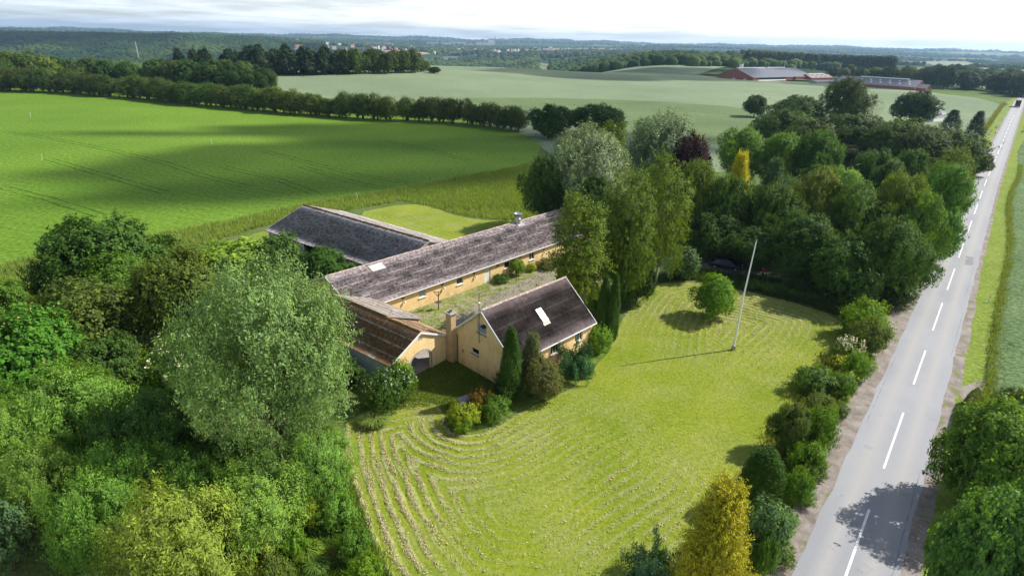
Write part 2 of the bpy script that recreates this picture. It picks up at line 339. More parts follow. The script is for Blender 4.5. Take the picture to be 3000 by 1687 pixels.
def region(name, poly, mat, off, step, kind='structure', label=None, jit=0., attrs=None, bstep=None, rag=None, h=0.):
    b = densify(poly, bstep or step)
    if jit:
        k = np.arange(len(b)); b = b + RNG.normal(0, jit, b.shape)
    x0, y0 = b.min(0); x1, y1 = b.max(0); gx, gy = np.meshgrid(np.arange(x0, x1, step), np.arange(y0, y1, step)); g = np.stack([gx.ravel(), gy.ravel()], 1)
    g = g + RNG.uniform(-.15, .15, g.shape) * step; g = g[inside(g, b)]; g = g[bdist(g, b) > step * .45] if len(g) else g
    allp = np.concatenate([b, g]) if len(g) else b
    edges = [(i, (i + 1) % len(b)) for i in range(len(b))]
    vs, es, fs, *_ = delaunay_2d_cdt([Vector(p) for p in allp], edges, [], 1, 1e-5)
    v = np.array([tuple(p) for p in vs]); r = np.hypot(v[:, 0], v[:, 1])
    z = terr(v[:, 0], v[:, 1]) + off + off * 14 * sstep(300, 700, r) + h
    V = np.column_stack([v, z]); at = attrs(v) if attrs else None
    F = np.array([tuple(f) for f in fs])
    n = np.cross(V[F[:, 1]] - V[F[:, 0]], V[F[:, 2]] - V[F[:, 0]])[:, 2]; F[n < 0] = F[n < 0][:, ::-1]
    o = link(name, npmesh(name, V, F, mat, True, at)); tag(o, label, None, None, kind); return o
DP = lambda *pts: [P(a, b)[:2] for a, b in pts]
# the base sheet, out past the horizon
rr = np.concatenate([np.arange(0, 400, 8), 400 * 1.022 ** np.arange(0, 175)]); aa = np.radians(np.concatenate([np.arange(-62, 62, .35), np.arange(62, 298, 3)]))
gx = rr[:, None] * np.sin(aa)[None]; gy = rr[:, None] * np.cos(aa)[None]; gz = terr(gx, gy) - .0
V = np.stack([gx, gy, gz], -1).reshape(-1, 3); na = len(aa); nr = len(rr); ii, jj = np.meshgrid(np.arange(nr - 1), np.arange(na), indexing='ij')
F = np.stack([ii * na + jj, (ii + 1) * na + jj, (ii + 1) * na + (jj + 1) % na, ii * na + (jj + 1) % na], -1).reshape(-1, 4)
n_ = np.cross(V[F[:, 1]] - V[F[:, 0]], V[F[:, 2]] - V[F[:, 0]])[:, 2]
F = F[:, ::-1] if n_.sum() < 0 else F
me = npmesh('ground', V, F, M_ROUGH, True); me.materials.append(M_FAR)
fc = V[F[:, 0]]; me.polygons.foreach_set('material_index', (np.hypot(fc[:, 0], fc[:, 1]) > 700).astype(np.int32)); tag(link('ground', me), kind='structure')

crop = DP((0, 668), (150, 632), (280, 606), (400, 590), (560, 560), (700, 528), (850, 500), (1000, 478), (1150, 450), (1300, 424), (1350, 395), (1366, 365), (1355, 345), (1300, 325), (1180, 305), (1000, 290), (800, 282), (600, 263), (420, 250), (300, 237), (150, 226), (0, 218)) + [np.array((-420., 380.)), np.array((-420., 60.)), np.array((-70., 66.))]
region('crop_field', crop, M_CROP, .02, 9, jit=.25, bstep=3)
grain = DP((700, 226), (900, 262), (1080, 282), (1250, 318), (1330, 345), (1400, 400), (1700, 440), (2000, 420), (2200, 400), (2400, 380), (2478, 345), (2490, 330), (2535, 272)) + [np.array((300., 385.)), np.array((325., 440.)), np.array((370., 580.))] + DP((2330, 224), (2240, 215), (1800, 197), (1755, 188), (1860, 159), (1700, 155), (1300, 155), (1060, 157), (1050, 178), (900, 185), (700, 190))
region('grain_field', grain, M_GRAIN, .02, 12, jit=.3, bstep=5)
M_GRAIN3 = ground_mat('thin barley', (.11, .165, .065), (.16, .215, .095), (.02, .35), .9, .25, (.2, .23, .09), (.55, .7), .3, rowdir=R_(100), rowp=3.0).m
region('thin_grain_field', smooth_poly(DP((1100, 246), (1500, 249), (1700, 258), (1876, 272), (1960, 300), (1900, 350), (1760, 370), (1560, 330), (1300, 275))), M_GRAIN3, .045, 8, jit=.5, bstep=4)
region('stubble_field', DP((1290, 154.0), (1700, 151.5), (1860, 150.5), (1850, 158), (1500, 157)), plain('dry brown field', (.26, .22, .13), .9, .1, 0, .2, .02), .06, 20)
region('pale_field', DP((2260, 152), (2576, 158), (2590, 186), (2480, 176), (2330, 160)), plain('distant pale field', (.24, .25, .15), .9, .1, 0, .15, .01), .06, 25)
region('ploughed_field', [P(a, b)[:2] for a, b in ((800, 140), (930, 131), (1000, 128), (1110, 133), (1060, 141), (900, 146))], plain('ploughed brown field', (.42, .28, .18), .9, .1, 0, .12, .01), .2, 40)
region('farmyard_ground', DP((1750, 189), (1812, 183), (1850, 200), (2060, 207), (2300, 222), (2100, 208), (1900, 196)), M_ROUGH, .09, 8)

# lawn: the mower went round and round, so the rows follow the edge
LAWN = smooth_poly(DP((1085, 1600), (1015, 1500), (960, 1430), (925, 1330), (893, 1240), (872, 1180), (868, 1110), (872, 1050), (960, 1035), (1040, 1010), (1110, 1020), (1120, 1080), (1190, 1098), (1270, 1060), (1340, 1020), (1430, 985), (1490, 930), (1545, 870), (1565, 800), (1600, 755), (1640, 716), (1740, 707), (1860, 730), (1990, 760), (2105, 795), (2135, 850), (2050, 960), (1985, 1030), (1940, 1110), (1890, 1190), (1855, 1290), (1760, 1370), (1640, 1460), (1560, 1560), (1480, 1640)), 1)
def lawn_attr(v):
    d = bdist(v, LAWN); e = np.sin(v[:, 0] * .21) * np.cos(v[:, 1] * .17)
    left = np.exp(-(((v[:, 0] + 10) / 6.5) ** 2 + ((v[:, 1] - 31) / 9) ** 2))
    bed = np.exp(-(((v[:, 0] + 3) / 7) ** 2 + ((v[:, 1] - 39) / 4) ** 2)); top = np.exp(-(((v[:, 0] - 27) / 11) ** 2 + ((v[:, 1] - 66) / 9) ** 2)); lr = np.exp(-(((v[:, 0] - 10) / 7) ** 2 + ((v[:, 1] - 30) / 7) ** 2))
    return {'ph': d, 'amt': np.clip(.02 + left * 1.25 + bed * .5 + top * .8 + lr * .28 + .12 * np.exp(-d / 3) + .12 * e, 0, 1)}
region('lawn', LAWN, M_LAWN, .012, .8, jit=.08, bstep=.8, attrs=lawn_attr)
PLOT = smooth_poly(DP((880, 540), (1012, 513), (1085, 518), (1150, 545), (1225, 556), (1340, 552), (1420, 560), (1400, 640), (1115, 640), (980, 600)), 1)
region('mown_plot', PLOT, M_LAWN, .012, 1.2, jit=.1, bstep=1.2, attrs=lambda v: {'ph': bdist(v, PLOT) * .8, 'amt': np.full(len(v), .22)})
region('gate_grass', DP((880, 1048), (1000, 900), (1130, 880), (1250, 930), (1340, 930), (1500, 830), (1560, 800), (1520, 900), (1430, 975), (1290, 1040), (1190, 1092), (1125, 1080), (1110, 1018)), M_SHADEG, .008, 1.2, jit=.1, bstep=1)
region('courtyard', [np.array(q, float) for q in ((-20.5, 57.), (-14., 53.), (-6.5, 53.5), (-3, 55.), (8., 66.), (18., 74.), (12., 84.), (4., 79.5), (-10., 66.))], M_YARD, .010, 1.5, jit=.1)
region('gravel_track', DP((1085, 856), (1130, 806), (1230, 748), (1340, 694), (1392, 680), (1388, 708), (1300, 744), (1205, 800), (1150, 850)), ground_mat('yard gravel', (.25, .21, .165), (.34, .30, .24), (.4, .4), 4., .08, (.14, .2, .04), (.52, .6)).m, .014, 1., jit=.15)
region('grass_path', DP((405, 668), (560, 612), (672, 580), (700, 600), (600, 640), (430, 690)), M_VERGE, .008, 1.5, jit=.2)
region('driveway', DP((1690, 672), (1760, 690), (1880, 708), (2060, 742), (2215, 782), (2262, 792), (2318, 770), (2332, 735), (2270, 745), (2100, 722), (1900, 685), (1740, 655)), M_GRAVEL, .009, 1.5, jit=.1)

# ------------------------------------------------------------------ road, laid along one centre line
CL = np.array([(-49.7, -60.9), (19.6, 24.5), (37.9, 47.0), (112.7, 138.8), (237.7, 289.8), (333.2, 404.8), (428, 519)])
seg = np.linalg.norm(np.diff(CL, axis=0), axis=1); SL = np.concatenate([[0], np.cumsum(seg)])
def cl(s):
    return np.array([np.interp(s, SL, CL[:, 0]), np.interp(s, SL, CL[:, 1])]).T
def clf(s):
    s = np.atleast_1d(s); p = cl(s); d = cl(s + 6) - cl(s - 6); d /= np.linalg.norm(d, axis=1)[:, None]; return p, np.column_stack([d[:, 1], -d[:, 0]])
def s_of(p):
    s = np.linspace(0, SL[-1], 6000); q = cl(s); return s[np.argmin(((q - np.array(p[:2])) ** 2).sum(1))]
def strip(name, a, b, mat, off, s0=0, s1=None, step=1.5, rag=0., cols=2, kind='structure', make=True):
    s = np.arange(s0, s1 or SL[-1], step); p, n = clf(s); m = len(s)
    A = a(s) if callable(a) else np.full(m, float(a)); B = b(s) if callable(b) else np.full(m, float(b))
    if rag: A = A + RNG.normal(0, rag, m) * .5 + rag * np.sin(s * .9) * .6; B = B + RNG.normal(0, rag, m) * .5 + rag * np.sin(s * .6 + 2) * .8
    vs = []; ac = []
    for k in range(cols + 1):
        o = A + (B - A) * k / cols; q = p + n * o[:, None]; r = np.hypot(q[:, 0], q[:, 1])
        vs.append(np.column_stack([q, terr(q[:, 0], q[:, 1]) + off + off * 6 * sstep(250, 500, r)])); ac.append(o / 2.5)
    V = np.stack(vs, 1).reshape(-1, 3); ii, jj = np.meshgrid(np.arange(m - 1), np.arange(cols), indexing='ij'); w = cols + 1
    F = np.stack([ii * w + jj, ii * w + jj + 1, (ii + 1) * w + jj + 1, (ii + 1) * w + jj], -1).reshape(-1, 4)
    return tag(link(name, npmesh(name, V, F, mat, False, {'acr': np.stack(ac, 1).ravel()})), kind=kind)
def rise(s): return sstep(150, 190, s)
strip('verge', lambda s: -5.6 - .8 * np.sin(s / 9), -2.4, M_VERGE, .016, rag=.25)
strip('verge', 2.4, lambda s: 5.9 + .5 * np.sin(s / 14) - .6 * rise(s), M_VERGE, .016, rag=.2)
strip('gravel_shoulder', lambda s: -4.3 + 1.1 * rise(s) + .35 * np.sin(s / 5.3), -2.3, M_GRAVEL, .022, step=.7, rag=.14)
strip('gravel_shoulder', 2.3, lambda s: 3.55 - .45 * rise(s), M_GRAVEL, .022, step=.7, rag=.1)
strip('road', -2.55, 2.55, M_ROAD, .034, step=1.2, cols=10, rag=.06)
M_PATCH = plain('tar repair', (.20, .20, .215), .75, .4, 0, .12, 1.5)
def lane_poly(name, sa, sb, oa, ob, mat, off=.040, n=14, wob=.12):
    s = np.linspace(sa, sb, n); p, nn = clf(s); a = p + nn * (oa + RNG.normal(0, wob, n))[:, None]; b = p + nn * (ob + RNG.normal(0, wob, n))[:, None]
    V = np.column_stack([np.stack([a, b], 1).reshape(-1, 2), np.full(2 * n, off)]); i = np.arange(n - 1); tag(link(name, npmesh(name, V, np.stack([2 * i, 2 * i + 1, 2 * i + 3, 2 * i + 2], 1), mat)), kind='structure')
lane_poly('road_patch', 186.5, 191.5, .9, 1.9, M_PATCH); lane_poly('road_patch', 236, 243, -2.2, -1.3, M_PATCH)
for a, o_ in ((112, 2.2), (131, -2.25), (150, 2.25), (171, 2.1), (205, -2.2)): lane_poly('road_crack', a, a + 15, o_, o_ + .035, M_PATCH, .041, 30, .02)
# centre dashes, one road marking each
ds = [(s_of(P(*a)), s_of(P(*b))) for a, b in (((2095, 1503), (2179, 1277)), ((2218, 1176.5), (2271.5, 1038)), ((2298.5, 968), (2330.5, 882.5)), ((2350.7, 832), (2377.3, 764.3)), ((2388.3, 730.7), (2407.3, 676.7)), ((2416.3, 649.2), (2431.8, 609.2)), ((2439.5, 588.6), (2451.5, 556.9)), ((2457.6, 540.2), (2467.8, 514.9)))]
s = ds[-1][1] + 6.3
for k in range(15):
    ds.append((s, s + (10.3 if k not in (3, 8) else 5.0))); s = ds[-1][1] + 6.4
for k, (a, b) in enumerate(ds):
    p, n = clf(np.array([a, b])); w = .075; q = [p[0] - n[0] * w, p[0] + n[0] * w, p[1] + n[1] * w, p[1] - n[1] * w]
    V = [(x, y, float(terr(x, y)) + .034 + .034 * 6 * float(sstep(250, 500, math.hypot(x, y))) + .005) for x, y in q]
    tag(MB().add(V, [(0, 1, 2, 3)]).build('road_marking', M_PAINT), kind='structure')
# tyre lanes pressed into the green field
M_TRACK = plain('pressed crop lane', (.03, .085, .006), .95, .05, 0, .3, 1)
for pts, gap in ((((8, 329), (140, 351), (283, 379), (416, 411), (520, 445), (632, 473)), 1.8), (((120, 400), (300, 452), (420, 486)), 1.8), (((660, 380), (900, 440), (1080, 470)), 1.8), (((930, 345), (1060, 372), (1180, 405)), 1.8), (((760, 420), (900, 462), (1000, 478)), 1.8), (((0, 470), (120, 500), (260, 545)), 1.8), (((560, 420), (700, 452), (800, 490)), 1.8)):
    q = np.array(DP(*pts)); L = np.concatenate([[0], np.cumsum(np.linalg.norm(np.diff(q, axis=0), axis=1))]); s = np.arange(0, L[-1], 1.2); c = np.column_stack([np.interp(s, L, q[:, 0]), np.interp(s, L, q[:, 1])])
    d = np.gradient(c, axis=0); d /= np.linalg.norm(d, axis=1)[:, None]; nn = np.column_stack([-d[:, 1], d[:, 0]])
    for g in (-gap / 2, gap / 2):
        w = .13 + RNG.uniform(-.08, .07, len(s)); o = RNG.normal(0, .05, len(s)); a = c + nn * (g + o - w)[:, None]; b = c + nn * (g + o + w)[:, None]
        V = np.column_stack([np.stack([a, b], 1).reshape(-1, 2), np.full(2 * len(s), .027)]); i = np.arange(len(s) - 1); F = np.stack([2 * i, 2 * i + 1, 2 * i + 3, 2 * i + 2], 1)
        tag(link('wheel_track', npmesh('wheel_track', V, F, M_TRACK)), kind='structure')
# the barley right of the road stands about 0.7 m high
p, n = clf(np.arange(96, 560, 4.)); e0 = p + n * (6.0 + .5 * np.sin(np.arange(96, 560, 4.) / 14) - .6 * rise(np.arange(96, 560, 4.)))[:, None]; e1 = p + n * 90
BAR = list(e0) + list(e1[::-1])
o = region('roadside_barley_field', BAR, M_GRAIN2, .02, 3.0, jit=.15, bstep=1.5, h=.62)
o.data.update()
me = o.data; co = np.empty(len(me.vertices) * 3, np.float32); me.vertices.foreach_get('co', co); co = co.reshape(-1, 3)
edge = bdist(co[:, :2].astype(float), np.array(densify(BAR, 1.5))) < .6; co[:, 2] += RNG.normal(0, .05, len(co)) - edge * .6; me.vertices.foreach_set('co', co.ravel()); me.update()

# ------------------------------------------------------------------ foliage builders
def unit(a): return a / (np.linalg.norm(a, axis=-1, keepdims=True) + 1e-9)
def leafify(rng, O, D, L, per, spread, leaf, aspect, center, up=.35, align=.5, tt=None, flat=.7):
    T = len(O); N = T * per; o = np.repeat(O, per, 0); d = np.repeat(D, per, 0); l = np.repeat(L, per); t = rng.random(N)
    pos = o + d * (l * t)[:, None] + rng.normal(0, 1, (N, 3)) * spread * (1.35 - .7 * t)[:, None]
    out = unit(pos - center); nr = unit(out * flat + rng.normal(0, .48, (N, 3)) + np.array([0, 0, up]))
    ax = d * align + rng.normal(0, .6, (N, 3)); ax = unit(ax - nr * (ax * nr).sum(1)[:, None]); sd = np.cross(nr, ax); s = leaf * rng.uniform(.6, 1.25, N)[:, None]
    V = np.stack([pos - ax * s * .5, pos + sd * s * aspect * .5, pos + ax * s * .5, pos - sd * s * aspect * .5], 1).reshape(-1, 3)
    tw = rng.random(T) if tt is None else tt; ti = np.clip(.5 * np.repeat(tw, per) + .5 * rng.random(N), 0, 1)
    return V, np.repeat(ti, 4)
def pack(name, parts, mat, extra=0):
    V = np.concatenate([p[0] for p in parts]); A = np.concatenate([p[1] for p in parts]); F = np.arange(len(V)).reshape(-1, 4)
    return npmesh(name, V, F, mat, False, {'tint': A})
def lobes(rng, R, H, base, n, rmin=.30, rmax=.46, out=.62):
    zc = (H + base) / 2; rz = (H - base) / 2; c = []; 
    for i in range(n):
        u = 1 - 1.75 * (i + .5) / n; th = i * 2.39996 + rng.uniform(-.5, .5); q = math.sqrt(max(0, 1 - u * u)); f = rng.uniform(out - .16, out + .12)
        f *= rng.choice([.85, 1., 1.22]); r = R * rng.uniform(rmin, rmax); c.append((q * math.cos(th) * R * f, q * math.sin(th) * R * f, zc + u * (rz - r * .6) * rng.uniform(.75, 1.0), r))
    return np.array(c)
def lobe_twigs(rng, LB, T, R, H, base, upb=.3, tuft=.5, keep=.8):
    w = LB[:, 3] ** 2; k = rng.choice(len(LB), T * 2, p=w / w.sum()); d = unit(rng.normal(0, 1, (T * 2, 3)) + np.array([0, 0, .25])); lc = LB[k, :3]; lr = LB[k, 3]
    O = lc + d * (lr * rng.uniform(.62, 1.04, T * 2) * (1 + .24 * np.sin(d[:, 0] * 6 + k) * np.sin(d[:, 2] * 6 + k * 2) * np.sin(d[:, 1] * 5 + k * 3) + .16 * np.sin(d[:, 0] * 13 + k * 5) * np.sin(d[:, 1] * 12 + k)))[:, None]; ok = O[:, 2] > base * .6 + .05
    for j in range(len(LB)):
        ok &= ~((np.linalg.norm(O - LB[j, :3], axis=1) < LB[j, 3] * keep) & (k != j))
    O = O[ok][:T]; d = d[ok][:T]; c = np.array([0, 0, (H + base) * .45]); D = unit(d * .5 + unit(O - c) * .5 + np.array([0, 0, upb]) + rng.normal(0, .15, d.shape)); L = tuft * rng.uniform(.5, 1.3, len(O)); return O, D, L
def stems(rng, LB, H, r0, mat, multi=1, wob=.04):
    b = MB()
    for m in range(multi):
        a = rng.uniform(0, 6.28); e = LB[m % len(LB)]; top = np.array([e[0] * (.25 if multi == 1 else .7), e[1] * (.25 if multi == 1 else .7), H * .78 if multi == 1 else e[2]]); s = np.array([math.cos(a), math.sin(a), 0]) * (0 if multi == 1 else r0 * 1.6)
        pts = [s + (top - s) * t + rng.normal(0, wob * H, 3) * (t > 0) * (t < 1) * np.array([1, 1, .3]) - np.array([0, 0, .15 * (t == 0)]) for t in (0, .2, .4, .6, .8, 1)]
        b.tube(pts, [r0 * x for x in (1.25, .95, .78, .6, .4, .15)], 7)
        if multi == 1:
            for e in LB[::max(1, len(LB) // 7)]:
                t = np.clip((e[2] / H - .18), .2, .75); st = np.array([pts[int(t * 5)][0], pts[int(t * 5)][1], H * t * .78]); en = e[:3]; mid = (st + en) / 2 + rng.normal(0, .05 * H, 3); b.tube([st, mid, en], [r0 * .4, r0 * .25, r0 * .08], 5)
    me = bpy.data.meshes.new('trunk'); me.from_pydata(b.v, [], b.f); me.materials.append(mat)
    for p_ in me.polygons: p_.use_smooth = True
    return me
class Protos(dict):
    def setdefault(s, k, d):
        l = dict.setdefault(s, k, d); return _PL(l)
class _PL:
    def __init__(s, l): s.l = l
    def append(s, m):                                           # the crown's true reach, so that plants come out at the size asked for
        me = m['crown']; c = np.empty(len(me.vertices) * 3, np.float32); me.vertices.foreach_get('co', c); c = c.reshape(-1, 3)
        m['R'] = float(np.percentile(np.hypot(c[:, 0], c[:, 1]), 97)); m['H'] = float(np.percentile(c[:, 2], 99.7)); s.l.append(m)
PROTO = Protos()
def crown_proto(key, seed, R, H, base, nl, T, per, leaf, aspect, spread, tuft, upb=.3, mat=None, rmin=.3, rmax=.46, r0=None, multi=1, out=.62, bark=None, align=.5, flat=1.15, up=.35, flowers=None):
    rng = np.random.default_rng(seed); LB = lobes(rng, R, H, base, nl, rmin, rmax, out); O, D, L = lobe_twigs(rng, LB, T, R, H, base, upb, tuft); cen = np.array([0, 0, (H + base) * .45])
    parts = [leafify(rng, O, D, L, per, spread, leaf, aspect, cen, up, align, None, flat)]
    Oi = rng.normal(0, .33, (T // 5, 3)) * np.array([R, R, (H - base) / 2]) + np.array([0, 0, (H + base) / 2]); Oi = Oi[Oi[:, 2] > base * .7 + .1]; parts.append(leafify(rng, Oi, unit(rng.normal(0, 1, Oi.shape)), np.full(len(Oi), tuft), max(4, per // 2), spread * 1.5, leaf * 1.15, aspect, cen))
    m = dict(R=R, H=H, crown=pack('crown', parts, mat or M_LEAF), trunk=stems(rng, LB, H, r0 or R * .045, bark or M_BARK, multi))
    if flowers:
        n, sz, fm = flowers; k = rng.choice(len(O), n); ok = O[k]; ok = ok[ok[:, 2] > H * .45]; fl = leafify(rng, ok + unit(ok - cen) * tuft * .6, np.tile([0, 0, 1.], (len(ok), 1)), np.full(len(ok), sz * 2), 5, sz * .4, sz, .8, cen); m['flowers'] = pack('flowers', [fl], fm)
    PROTO.setdefault(key, []).append(m)
M_CREAM = plain('cream blossom', (.85, .80, .48), .8, .2); M_WHITEB = plain('white blossom', (.8, .8, .74), .8, .2); M_YELB = plain('yellow blossom', (.8, .55, .03), .8, .2)
for s in (1, 2, 3):
    crown_proto('big', s, 5.0, 10.5, .8, 30, 2300, 18, .27, .62, .16, .55, .15, rmin=.2, rmax=.4, out=.74)
    crown_proto('dense', s + 10, 4.0, 7.0, .3, 32, 1900, 17, .24, .66, .13, .4, .1, rmin=.18, rmax=.36, out=.74)
for s in (1, 2): crown_proto('willow', s + 20, 5.0, 10.0, .6, 40, 3000, 22, .21, .36, .15, .8, .45, M_GLOSS, .17, .34, align=1.1, up=.2, flat=.95, out=.76)
for s in (1, 2, 3): crown_proto('bushwillow', s + 30, 3.0, 4.2, .1, 22, 1500, 20, .20, .30, .11, .6, .5, None, .17, .36, multi=4, align=1.0, up=.3, flat=1.2, r0=.09, out=.76)
for s in (1, 2): crown_proto('poplar', s + 40, 5.2, 10.5, .8, 38, 2600, 18, .26, .5, .14, .8, .6, M_GLOSS, .18, .34, align=1., flat=.95, out=.74)
for s in (1, 2, 3): crown_proto('shrub', s + 50, 1.6, 2.4, .05, 18, 620, 16, .14, .6, .075, .42, .4, None, .17, .42, multi=4, r0=.04, out=.82)
for s in (1, 2): crown_proto('maple', s + 60, 1.8, 3.6, .3, 14, 420, 12, .21, .85, .1, .5, .3, None, .28, .44, multi=3, r0=.05, flat=1.2, up=.5)
for s in (1, 2, 3, 4): crown_proto('hedge', s + 70, 2.9, 5.6, .3, 20, 760, 12, .24, .6, .15, .5, .35, None, .28, .45, multi=6, r0=.09)
for s in (1, 2, 3): crown_proto('far', s + 80, 5.0, 10., .8, 16, 420, 10, .75, .75, .35, .8, .2, None, .3, .48, r0=.3)
crown_proto('elder', 91, 2.2, 3.6, .1, 16, 760, 15, .16, .6, .09, .35, .3, None, .3, .45, multi=4, r0=.05, flowers=(170, .16, M_CREAM))
crown_proto('whitebush', 92, 2.4, 3.4, .1, 18, 800, 15, .16, .6, .09, .35, .3, None, .3, .45, multi=4, r0=.05, flowers=(150, .09, M_WHITEB))
crown_proto('chestnut', 93, 4.2, 7.5, .5, 26, 1300, 16, .34, .6, .17, .4, .2, None, .26, .4, flowers=(170, .16, plain('ochre candles', (.4, .32, .07), .8, .2)), up=.6, flat=1.2)
crown_proto('plume', 94, 1.2, 1.6, .05, 12, 500, 13, .12, .5, .07, .35, .8, None, .3, .45, multi=3, r0=.03, flowers=(230, .14, M_CREAM))
crown_proto('yellowbush', 95, 1.0, 1.2, .05, 10, 400, 12, .10, .6, .06, .25, .4, None, .3, .45, multi=3, r0=.03, flowers=(240, .08, M_YELB))
crown_proto('twiggy', 96, 3.4, 5.2, .6, 18, 260, 6, .2, .4, .2, .9, .5, M_LEAF, .28, .42, multi=7, r0=.13)
# birches: hanging strands
for s, RR, HH in ((1, 2.9, 13.), (2, 4.2, 13.)):
    rng = np.random.default_rng(100 + s); LB = lobes(rng, RR, HH, 1.2, 34, .18, .38, .72); f = 1 - .45 * (LB[:, 2] / HH); LB[:, :2] *= f[:, None] * 1.25; LB[:, 3] *= f * 1.25
    O, D, L = lobe_twigs(rng, LB, 1700, RR, HH, 1.2, .1, .5, .78); D = unit(D * .9 + np.array([0, 0, -.55])); L = rng.uniform(.3, 1.15, len(O)); cen = np.array([0, 0, HH * .5])
    parts = [leafify(rng, O, D, L, 22, .10, .19, .6, cen, .3, .8, None, 1.0)]
    PROTO.setdefault('birch', []).append(dict(R=RR, H=HH, crown=pack('crown', parts, M_LEAF), trunk=stems(rng, LB, HH, .17, M_BIRCH)))
def surf_proto(key, seed, R, H, prof, T, per, leaf, aspect, spread, tuft, dirf, mat, r0, lump=.12, tiers=0, droop=0., arms=0):
    rng = np.random.default_rng(seed); t = rng.random(T) ** .8; th = rng.random(T) * 6.283; r = prof(t) * R
    lum = 1 + lump * (np.sin(th * 3 + t * 9 + seed) + np.sin(th * 7 + t * 23) * .6)
    if tiers: r = r * (.62 + .48 * (1 - ((t * tiers + th / 6.283 * .6) % 1.0)))
    if arms: r = r * (.72 + .4 * np.abs(np.sin(th * arms / 2 + np.floor(t * max(tiers, 1)) * 1.7)))
    r = r * lum * rng.uniform(.8, 1.03, T)
    O = np.column_stack([r * np.cos(th), r * np.sin(th), t * H * .97 - droop * r]); O[:, 2] = np.maximum(O[:, 2], .05); rad = np.column_stack([np.cos(th), np.sin(th), np.zeros(T)]); D = unit(rad * dirf[0] + np.array([0, 0, dirf[1]]) + rng.normal(0, .2, (T, 3)))
    cen = np.array([0, 0, H * .4]); P1 = leafify(rng, O, D, tuft * rng.uniform(.5, 1.3, T), per, spread, leaf, aspect, cen, .2, 1.2, None, .6)
    b = MB(); b.tube([(0, 0, -.1), (0, 0, H * .5), (0, 0, H * .93)], [r0, r0 * .6, r0 * .1], 7); me = bpy.data.meshes.new('trunk'); me.from_pydata(b.v, [], b.f); me.materials.append(M_BARK)
    PROTO.setdefault(key, []).append(dict(R=R, H=H, crown=pack('crown', [P1], mat), trunk=me))
col_prof = lambda t: np.sqrt(np.clip(np.sin(np.pi * np.clip(t * .93 + .07, 0, 1) ** .75), 0, 1)) * (1 - .25 * t)
for s in (1, 2): surf_proto('thuja', s, .95, 5.5, col_prof, 2600, 13, .11, .45, .05, .32, (.25, 1), M_NEEDLE, .09, .10)
surf_proto('ball', 3, 1.7, 3.4, lambda t: np.sqrt(np.clip(1 - (t * 1.0) ** 2.2, 0, 1)) * (.82 + .3 * t) * (1 - .25 * t), 3200, 13, .10, .4, .06, .3, (.5, .8), M_NEEDLE, .12, .07)
surf_proto('gold', 4, 2.6, 6.4, lambda t: (1 - t) ** .75 * (1 - .15 * np.exp(-t * 12)), 3000, 18, .17, .34, .07, .95, (1, .5), M_NEEDLE, .16, .26, 9, .10, 7)
for s in (5, 6): surf_proto('spruce', s, 2.6, 6.5, lambda t: (1 - t) ** .9 + .02, 1500, 14, .22, .3, .10, .7, (1, .02), M_NEEDLE, .13, .1, 10, .12, 9)
for s in (7, 8): surf_proto('farpine', s, 3.6, 12, lambda t: np.where(t < .25, .25, (1 - t) ** .7 * 1.25) * np.clip(t * 5, .1, 1), 520, 9, .8, .5, .35, .9, (1, .15), M_NEEDLE, .25, .3, 7, .05, 5)
def spiky(key, seed, R, H, T, per):
    rng = np.random.default_rng(seed); parts = []; LB = []
    for i in range(46):
        a = rng.uniform(0, 6.28); e = rng.uniform(.05, .9); d = unit(np.array([math.cos(a) * math.cos(e), math.sin(a) * math.cos(e), math.sin(e) * .8])); L = R * rng.uniform(.6, 1.05); tt = np.sort(rng.random(T)) ; O = d[None] * (L * tt)[:, None] + np.array([0, 0, .15]); O[:, 2] = O[:, 2] * (H / R) * .8 + .12 - tt * tt * .25 * H; O[:, 2] = np.maximum(O[:, 2], .05)
        D = unit(d[None] + rng.normal(0, .5, (T, 3))); parts.append(leafify(rng, O, D, np.full(T, .3), per, .05, .11, .35, np.array([0, 0, 0.]), .4, 1.3))
    PROTO.setdefault(key, []).append(dict(R=R, H=H, crown=pack('crown', parts, M_NEEDLE), trunk=stems(rng, np.array([(R * .5, 0, .5, .3), (-R * .4, .3, .5, .3), (.2, -R * .5, .5, .3)]), H, .07, M_BARK, 3)))
spiky('juniper', 5, 2.3, 1.9, 60, 9)

